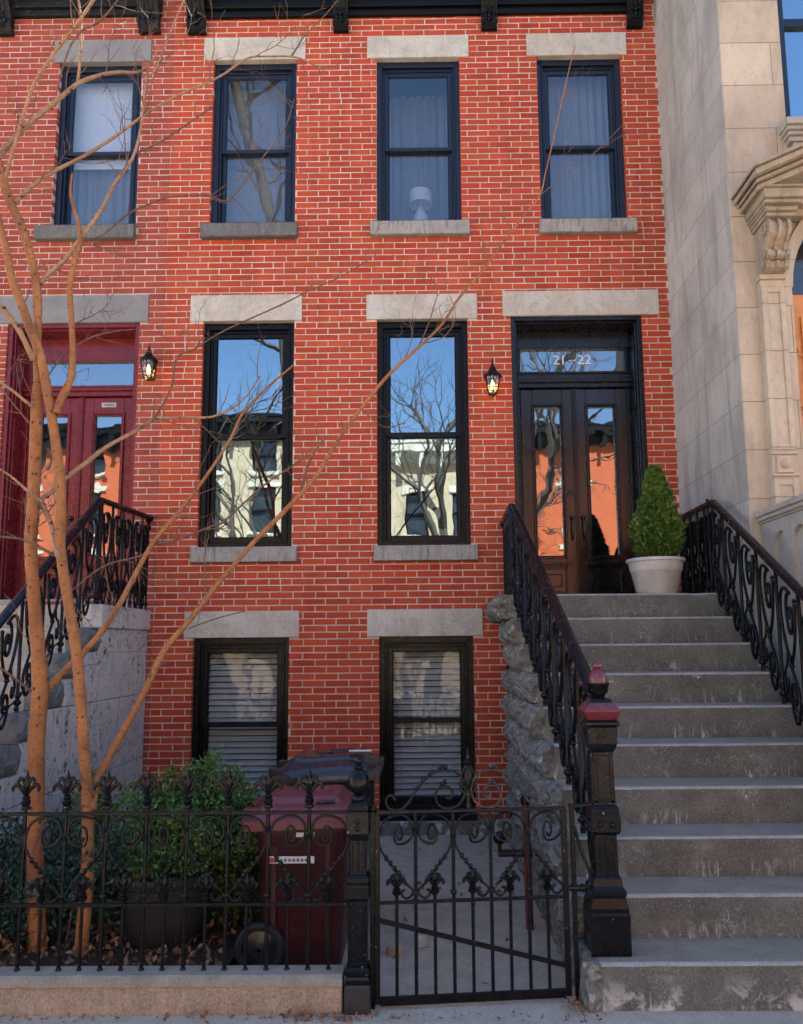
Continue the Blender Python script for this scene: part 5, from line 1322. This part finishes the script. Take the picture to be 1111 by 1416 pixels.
def traced_tree(label, base, trunk, branches, seed):
    rnd = random.Random(seed)
    t = thing('bare_tree', label, 'tree', base, 'bare orange stemmed trees behind the iron fence')
    tw = MB()
    for bi, (pts, Ya, Yb, dens) in enumerate([trunk]+branches):
        P, R = branch_world(pts, Ya, Yb, 1.0 if bi == 0 or pts[0][2] > 13.5 or pts[0][1] > 640 else .72); q, r = smooth_branch(P, R)
        mb = MB(); mb.tube(q, r, 12 if R[0] > .02 else 8)
        if R[0] > .02:
            for k in range(len(q)*2):                          # knots and healed buds
                i = rnd.randrange(1, len(q)-1); a = rnd.uniform(0, 2*pi); tt = (q[i+1]-q[i-1]).normalized(); s = tt.orthogonal().normalized(); b = tt.cross(s)
                c = q[i]+(s*cos(a)+b*sin(a))*r[i]*.93; mb.ball(c, r[i]*rnd.uniform(.1, .26), 5, 1 if rnd.random() < .6 else 0, 1.2)
        else:
            for i in range(2, len(q)-1, 4):
                a = rnd.uniform(0, 2*pi); tt = (q[i+1]-q[i-1]).normalized(); s = tt.orthogonal().normalized(); b = tt.cross(s); mb.ball(q[i]+(s*cos(a)+b*sin(a))*r[i]*.8, r[i]*.75, 5, 1)
        zavg = sum(p.z for p in P)/len(P)
        mt = M['bark'] if (R[0] > .022 and zavg < 4.0) or (R[0] > .03) else (M['bark_up'] if R[0] > .009 else M['twig'])
        mb.build('trunk' if bi == 0 else 'branch', [mt, M['knot']], t, smooth=True)
        if dens:
            L = sum((q[i+1]-q[i]).length for i in range(len(q)-1)); m_ = int(L*dens*2.3)
            for k in range(m_):
                i = rnd.randrange(2, len(q)-1); tt = (q[i+1]-q[i-1]).normalized(); s = tt.orthogonal().normalized(); b = tt.cross(s); a = rnd.uniform(0, 2*pi)
                twig(tw, q[i], tt*.6+(s*cos(a)+b*sin(a))*.8+Vector((0, 0, .15)), rnd.uniform(.12, .5), min(r[i]*.6, .0042), rnd)
    o = tw.build('twigs', M['twig'], t, recalc=False); o['kind'] = 'stuff'
    return t
YA, YB = -3.50, -3.58
trunkA = [(50,1330,30),(53,1300,30),(49,1215,28),(50,1115,27),(51,1017,27),(56,952,27),(52,887,22),(47,822,21),(43,757,20),(45,711,20),(48,657,19),(50,603,19),(51,563,18),(52,522,14),(52,481,13),(52,414,14),(47,373,13),(33,322,14),(16,283,15),(3,243,16),(-12,190,13),(-22,120,12)]
A = [
 ([(22,280,9),(44,258,9),(73,238,9),(116,216,8),(159,189,7),(200,159,6),(240,135,5),(302,107,5),(342,81,5),(372,78,4),(409,79,4),(434,90,3),(449,98,2)], YA, -2.7, 2.6),
 ([(403,79,3),(423,48,2.5),(449,22,2),(471,-4,2)], -2.78, -2.9, 1.5),
 ([(-10,222,12),(0,216,12),(32,178,12),(78,140,11),(108,116,11),(135,105,10),(162,100,8),(189,100,7),(205,92,5),(220,68,3)], YA, -2.9, 2.2),
 ([(108,114,7),(111,80,6),(112,30,5),(108,-6,5)], -3.2, -3.4, 2),
 ([(5,255,8),(32,162,8),(46,119,8),(68,84,8),(95,48,8),(111,27,8),(132,-4,7)], YA, -3.9, 2),
 ([(78,128,3),(95,70,4),(113,43,5),(135,32,5),(151,16,4),(166,-4,4)], -3.4, -3.6, 3),
 ([(50,400,10),(66,380,10),(89,360,10),(116,324,10),(141,289,10),(159,254,9),(173,235,8),(186,213,7),(195,176,6),(200,135,5),(203,108,4),(216,95,4),(235,46,4),(256,-4,3)], YA, -3.0, 2.4),
 ([(116,333,4),(143,324,4),(176,297,5),(203,284,5),(232,273,4),(270,270,4),(291,271,4),(318,275,4),(361,221,3),(394,177,3),(407,137,2)], -3.36, -2.6, 2.5),
 ([(318,275,2.5),(327,277,2),(357,313,2)], -2.8, -2.7, 2),
 ([(186,213,4),(224,195,4),(257,173,4),(295,147,3)], -3.2, -2.8, 3),
 ([(52,958,14),(62,955,13),(72,947,12),(97,920,11),(130,887,10),(162,842,9),(195,780,8),(214,748,8),(247,709,7),(270,680,6),(298,640,5),(319,607,5),(337,570,4),(372,534,4),(406,505,3)], YA-.02, -2.7, 2),
 ([(212,752,4),(240,748,4),(292,728,4),(311,720,4),(364,672,3),(412,639,3),(432,619,2)], -3.1, -2.6, 2.5),
 ([(50,565,8),(43,561,8),(20,542,7),(0,527,6),(-20,505,6)], YA, -3.7, 2),
 ([(42,586,5),(20,560,4),(0,533,4)], YA, -3.6, 5),
 ([(60,1140,3),(45,1180,3)], YA-.02, YA-.1, 0),
 ([(45,958,5),(30,945,4),(10,930,4),(-12,915,4)], YA, -3.7, 1),
]
traced_tree('bare tree with thick orange stem at left edge, one limb leaving it at railing height', (-2.0, YA, .09), (trunkA, YA, YA, .5), A, 3)
trunkB = [(112,1335,27),(113,1307,25),(121,1218,22),(122,1159,19),(120,1082,18),(115,1017,18),(111,952,18),(104,887,17),(93,822,17),(84,757,16),(85,700,17),(83,657,16),(76,603,16),(67,549,15),(57,495,15),(42,455,15),(31,424,15),(17,387,13),(11,355,12),(0,310,11),(-14,260,10)]
B = [
 ([(128,1120,14),(133,1085,14),(150,1048,13),(169,1014,12),(201,955,11),(227,900,10),(260,861,9),(292,819,9),(330,774,8),(352,749,8),(408,692,8),(437,659,7),(469,607,6),(505,558,6),(538,518,6),(578,481,5),(611,449,4.5),(635,412,4),(663,380,3.5),(680,358,3),(716,309,3),(746,271,2.5),(755,237,2),(767,186,2),(784,110,2),(795,64,1.5)], YB, -2.3, 1.2),
 ([(746,271,2.4),(788,237,2),(826,208,2),(862,172,1.5)], -2.45, -2.4, 1.5),
 ([(416,680,4),(428,639,4),(449,605,3)], -3.05, -2.9, 4),
 ([(578,481,3.4),(590,455,3),(600,425,2.5),(605,400,2),(592,378,2)], -2.8, -2.8, 4),
 ([(540,516,3),(560,495,2.5),(570,465,2.2),(566,440,2)], -2.85, -2.7, 4),
 ([(500,565,2.5),(530,590,2.2),(560,585,2)], -2.9, -2.6, 4),
 ([(78,572,14),(85,552,13),(92,538,12),(99,519,11),(101,487,10),(99,441,9),(97,395,9),(104,360,9),(112,330,8),(106,300,6),(98,270,5),(100,240,3)], YB, -3.4, 1.5),
 ([(81,770,9),(76,754,9),(71,725,8),(58,693,8),(72,680,8),(89,663,8),(122,638,8),(146,619,7),(184,598,7),(211,582,6),(249,577,4.5),(295,576,4),(335,554,3),(360,520,2.5)], YB-.06, -2.8, 2),
 ([(211,582,5),(222,565,4.5),(238,533,4.5),(245,495,4.5),(270,482,4),(311,457,4),(388,422,4),(432,400,3),(477,380,3),(520,352,2)], -3.1, -2.5, 2.5),
 ([(58,693,6),(40,680,5),(17,660,4),(0,649,4),(-15,640,4)], -3.6, -3.8, 4),
 ([(76,768,5),(57,758,5),(31,746,4),(0,742,4),(-15,741,4)], YB, -3.8, 2),
 ([(46,497,13),(43,490,13),(24,452,13),(0,422,12),(-20,398,11)], YB, -3.8, 1),
 ([(66,520,4),(90,490,4),(120,470,4),(150,460,3),(186,455,2)], YB, -3.3, 4),
 ([(85,830,2),(140,785,3),(190,770,3),(207,762,4)], -3.3, -3.1, 1),
 ([(261,869,2.2),(300,855,2),(339,845,2)], -3.3, -3.0, 2),
]
traced_tree('bare tree with two orange stems from one base, long limb crossing the facade', (-1.8, YB, .09), (trunkB, YB, YB, .4), B, 8)

# ---------------------------------------------------------------- across the street (seen in the glass)
def row_house(label, x0, x1, zt, mt, trim, seed, corn):
    t = thing('row_house', label, 'house', ((x0+x1)/2, -24, 0), 'row houses across the street')
    y = -24.0; n = 3; w = (x1-x0)/n; fl = [(1.0, 2.2), (3.2, 5.6), (6.4, 8.3), (9.0, 10.4)] if zt > 10 else [(1.0, 2.2), (3.2, 5.4), (6.2, 8.0)]
    holes = []
    for (za, zb) in fl:
        for k in range(n):
            xm = x0+w*(k+.5); holes.append((xm-.5, xm+.5, za, zb))
    mb = MB(); xs = sorted(set([x0, x1]+[v for h in holes for v in h[:2]])); zs = sorted(set([-.1, zt]+[v for h in holes for v in h[2:]]))
    for i in range(len(xs)-1):
        for k in range(len(zs)-1):
            cx_, cz_ = (xs[i]+xs[i+1])/2, (zs[k]+zs[k+1])/2
            if any(h[0] < cx_ < h[1] and h[2] < cz_ < h[3] for h in holes): continue
            mb.box(xs[i], xs[i+1], y-.3, y, zs[k], zs[k+1])
    mb.box(x0, x1, y-9, y-.31, -.1, zt)
    mb.build('wall', mt, t)
    mb = MB()
    for h in holes: mb.box(h[0]-.18, h[1]+.18, y, y+.06, h[3], h[3]+.26); mb.box(h[0]-.12, h[1]+.12, y, y+.1, h[2]-.15, h[2])
    mb.build('trim', trim, t)
    for h in holes:
        mb = MB(); mb.ring(h[0], h[1], h[2], h[3], .07, .07, .07, .07, y-.2, y-.1); mb.box(h[0]+.07, h[1]-.07, y-.2, y-.12, (h[2]+h[3])/2-.04, (h[2]+h[3])/2+.04)
        mb.box(h[0]+.07, h[1]-.07, y-.29, y-.22, h[2], h[3], 1); mb.build('window', [M['win_black'], M['dark_glass']], t)
    mb = MB(); mb.box(x0, x1, y, y+.25, zt-.7, zt-.3); mb.box(x0, x1, y, y+.55, zt-.3, zt); mb.box(x0, x1, y-9, y+.6, zt, zt+.12)
    k = x0+.3
    while k < x1: mb.box(k, k+.18, y+.25, y+.5, zt-.95, zt-.3); k += .9
    mb.build('cornice', corn, t)
    mb = MB(); xm = x0+w*.5
    for s in range(7): mb.box(xm-.8, xm+.8, y, y+.5+.3*s, -.1, 2.0-.28*s)
    mb.build('stoop', trim, t)
row_house('brown stone row house across the street, farthest left', -25.5, -18.2, 10.6, M['opp_brown'], M['opp_trim'], 1, M['cornice'])
row_house('red brick row house across the street opposite the red door', -18.15, -10.3, 10.9, M['opp_red'], M['opp_trim'], 2, M['cornice'])
row_house('cream row house with black cornice across the street', -10.25, -3.3, 11.2, M['opp_cream'], M['opp_trim'], 3, M['cornice'])
row_house('lower cream row house across the street with pale cornice', -3.25, 2.6, 10.0, M['opp_cream'], M['opp_trim'], 4, M['opp_trim'])
row_house('orange red row house across the street opposite the black door', 2.65, 10.0, 10.8, M['opp_red'], M['opp_trim'], 5, M['cornice'])
row_house('pale grey row house across the street at the right', 10.05, 18.0, 11.4, M['opp_grey'], M['opp_trim'], 6, M['cornice'])
row_house('brown stone row house across the street, farthest right', 18.05, 26.0, 10.6, M['opp_brown'], M['opp_trim'], 7, M['cornice'])
def street_tree(label, x, y, h, seed, r=.2, path=None):
    rnd = random.Random(seed); t = thing('street_tree', label, 'tree', (x, y, 0), 'bare street trees along the far kerb')
    tm = MB(); bm_ = MB()
    def grow(p, d, L, r, lv):
        n = 5; q = [Vector(p)]; dd = Vector(d)
        for i in range(n): dd = (dd+Vector((rnd.gauss(0, .10), rnd.gauss(0, .10), rnd.gauss(.02, .06)))).normalized(); q.append(q[-1]+dd*L/n)
        (tm if lv == 0 else bm_).tube(q, [r*(1-.45*i/n) for i in range(n+1)], 7 if lv < 2 else 4)
        if lv >= 6 or r < .006: return
        for k in range(3 if lv < 4 else 3):
            s = dd.cross(Vector((rnd.gauss(0, 1), rnd.gauss(0, 1), rnd.gauss(0, 1)))).normalized(); i = n if k < 2 else rnd.randrange(2, n)
            grow(q[i], dd*.8+s*rnd.uniform(.35, .75)+Vector((0, 0, .12)), L*rnd.uniform(.62, .82), r*(.66 if lv < 2 else .55)*rnd.uniform(.8, 1.05), lv+1)
    if path:
        q = catmull(path, 6); tm.tube(q, [r*(1-.35*i/(len(q)-1)) for i in range(len(q))], 10)
        for i in range(len(q)//2, len(q), 2):
            for k in range(2):
                dd = Vector((rnd.gauss(0, 1), rnd.gauss(0, .8), rnd.uniform(.3, 1))).normalized(); grow(q[i], dd, h*.11, r*.3, 3)
        grow(q[-1], (-.3, 0, 1), h*.16, r*.6, 2)
    else: grow((x, y, -.1), (.05, 0, 1), h*.36, r, 0)
    tm.build('trunk', M['bark_far'], t, smooth=True); bm_.build('crown', M['bark_far'], t, recalc=False); return t
street_tree('bare street tree opposite the right parlor window', .2, -17.9, 12.5, 3, .36)
street_tree('bare street tree opposite the left parlor window', -4.9, -18.0, 10.5, 5, .2)
street_tree('bare street tree opposite the black door', 8.8, -17.9, 7.0, 9, .13)
street_tree('bare street tree opposite the red door', -13.0, -17.9, 9.8, 12, .18)
street_tree('tall leaning bare kerb tree opposite the left upper windows', -2.3, -9.4, 12.0, 17, .19, [(-2.3,-9.4,-.1),(-2.6,-9.4,3),(-3.0,-9.4,6),(-3.5,-9.4,11),(-4.3,-9.4,14.3),(-5.0,-9.5,17)])['group'] = 'bare street trees along the near kerb'

# ---------------------------------------------------------------- light
SUN_EL, SUN_AZ = 55.0, 14.0                       # behind the houses; azimuth from +y towards +x
sd = Vector((sin(radians(SUN_AZ))*cos(radians(SUN_EL)), cos(radians(SUN_AZ))*cos(radians(SUN_EL)), sin(radians(SUN_EL))))
sun_d = bpy.data.lights.new('sun', 'SUN'); sun_d.energy = 5.0; sun_d.angle = radians(.5); sun_d.color = (1, .93, .82)
sun = bpy.data.objects.new('sun', sun_d); C.objects.link(sun); sun.rotation_euler = sd.to_track_quat('Z', 'Y').to_euler(); sun.location = (0, 20, 30)
w = bpy.data.worlds.new('World'); bpy.context.scene.world = w; w.use_nodes = True; nt = w.node_tree
sky = nt.nodes.new('ShaderNodeTexSky'); sky.sky_type = 'NISHITA'; sky.sun_disc = False; sky.sun_elevation = radians(SUN_EL); sky.sun_rotation = radians(SUN_AZ); sky.air_density = 1.0; sky.dust_density = .2; sky.ozone_density = 4.0
bg = nt.nodes['Background']; nt.links.new(sky.outputs[0], bg.inputs[0]); bg.inputs[1].default_value = .075
sc = bpy.context.scene
sc.view_settings.view_transform = 'Standard'; sc.view_settings.look = 'None'; sc.view_settings.gamma = 1; sc.view_settings.exposure = 2.82
sc.cycles.max_bounces = 8; sc.cycles.transparent_max_bounces = 16; sc.cycles.diffuse_bounces = 4
sc.cycles.sample_clamp_indirect = 6
for o in bpy.data.objects:
    if 'origin_' in o: del o['origin_']
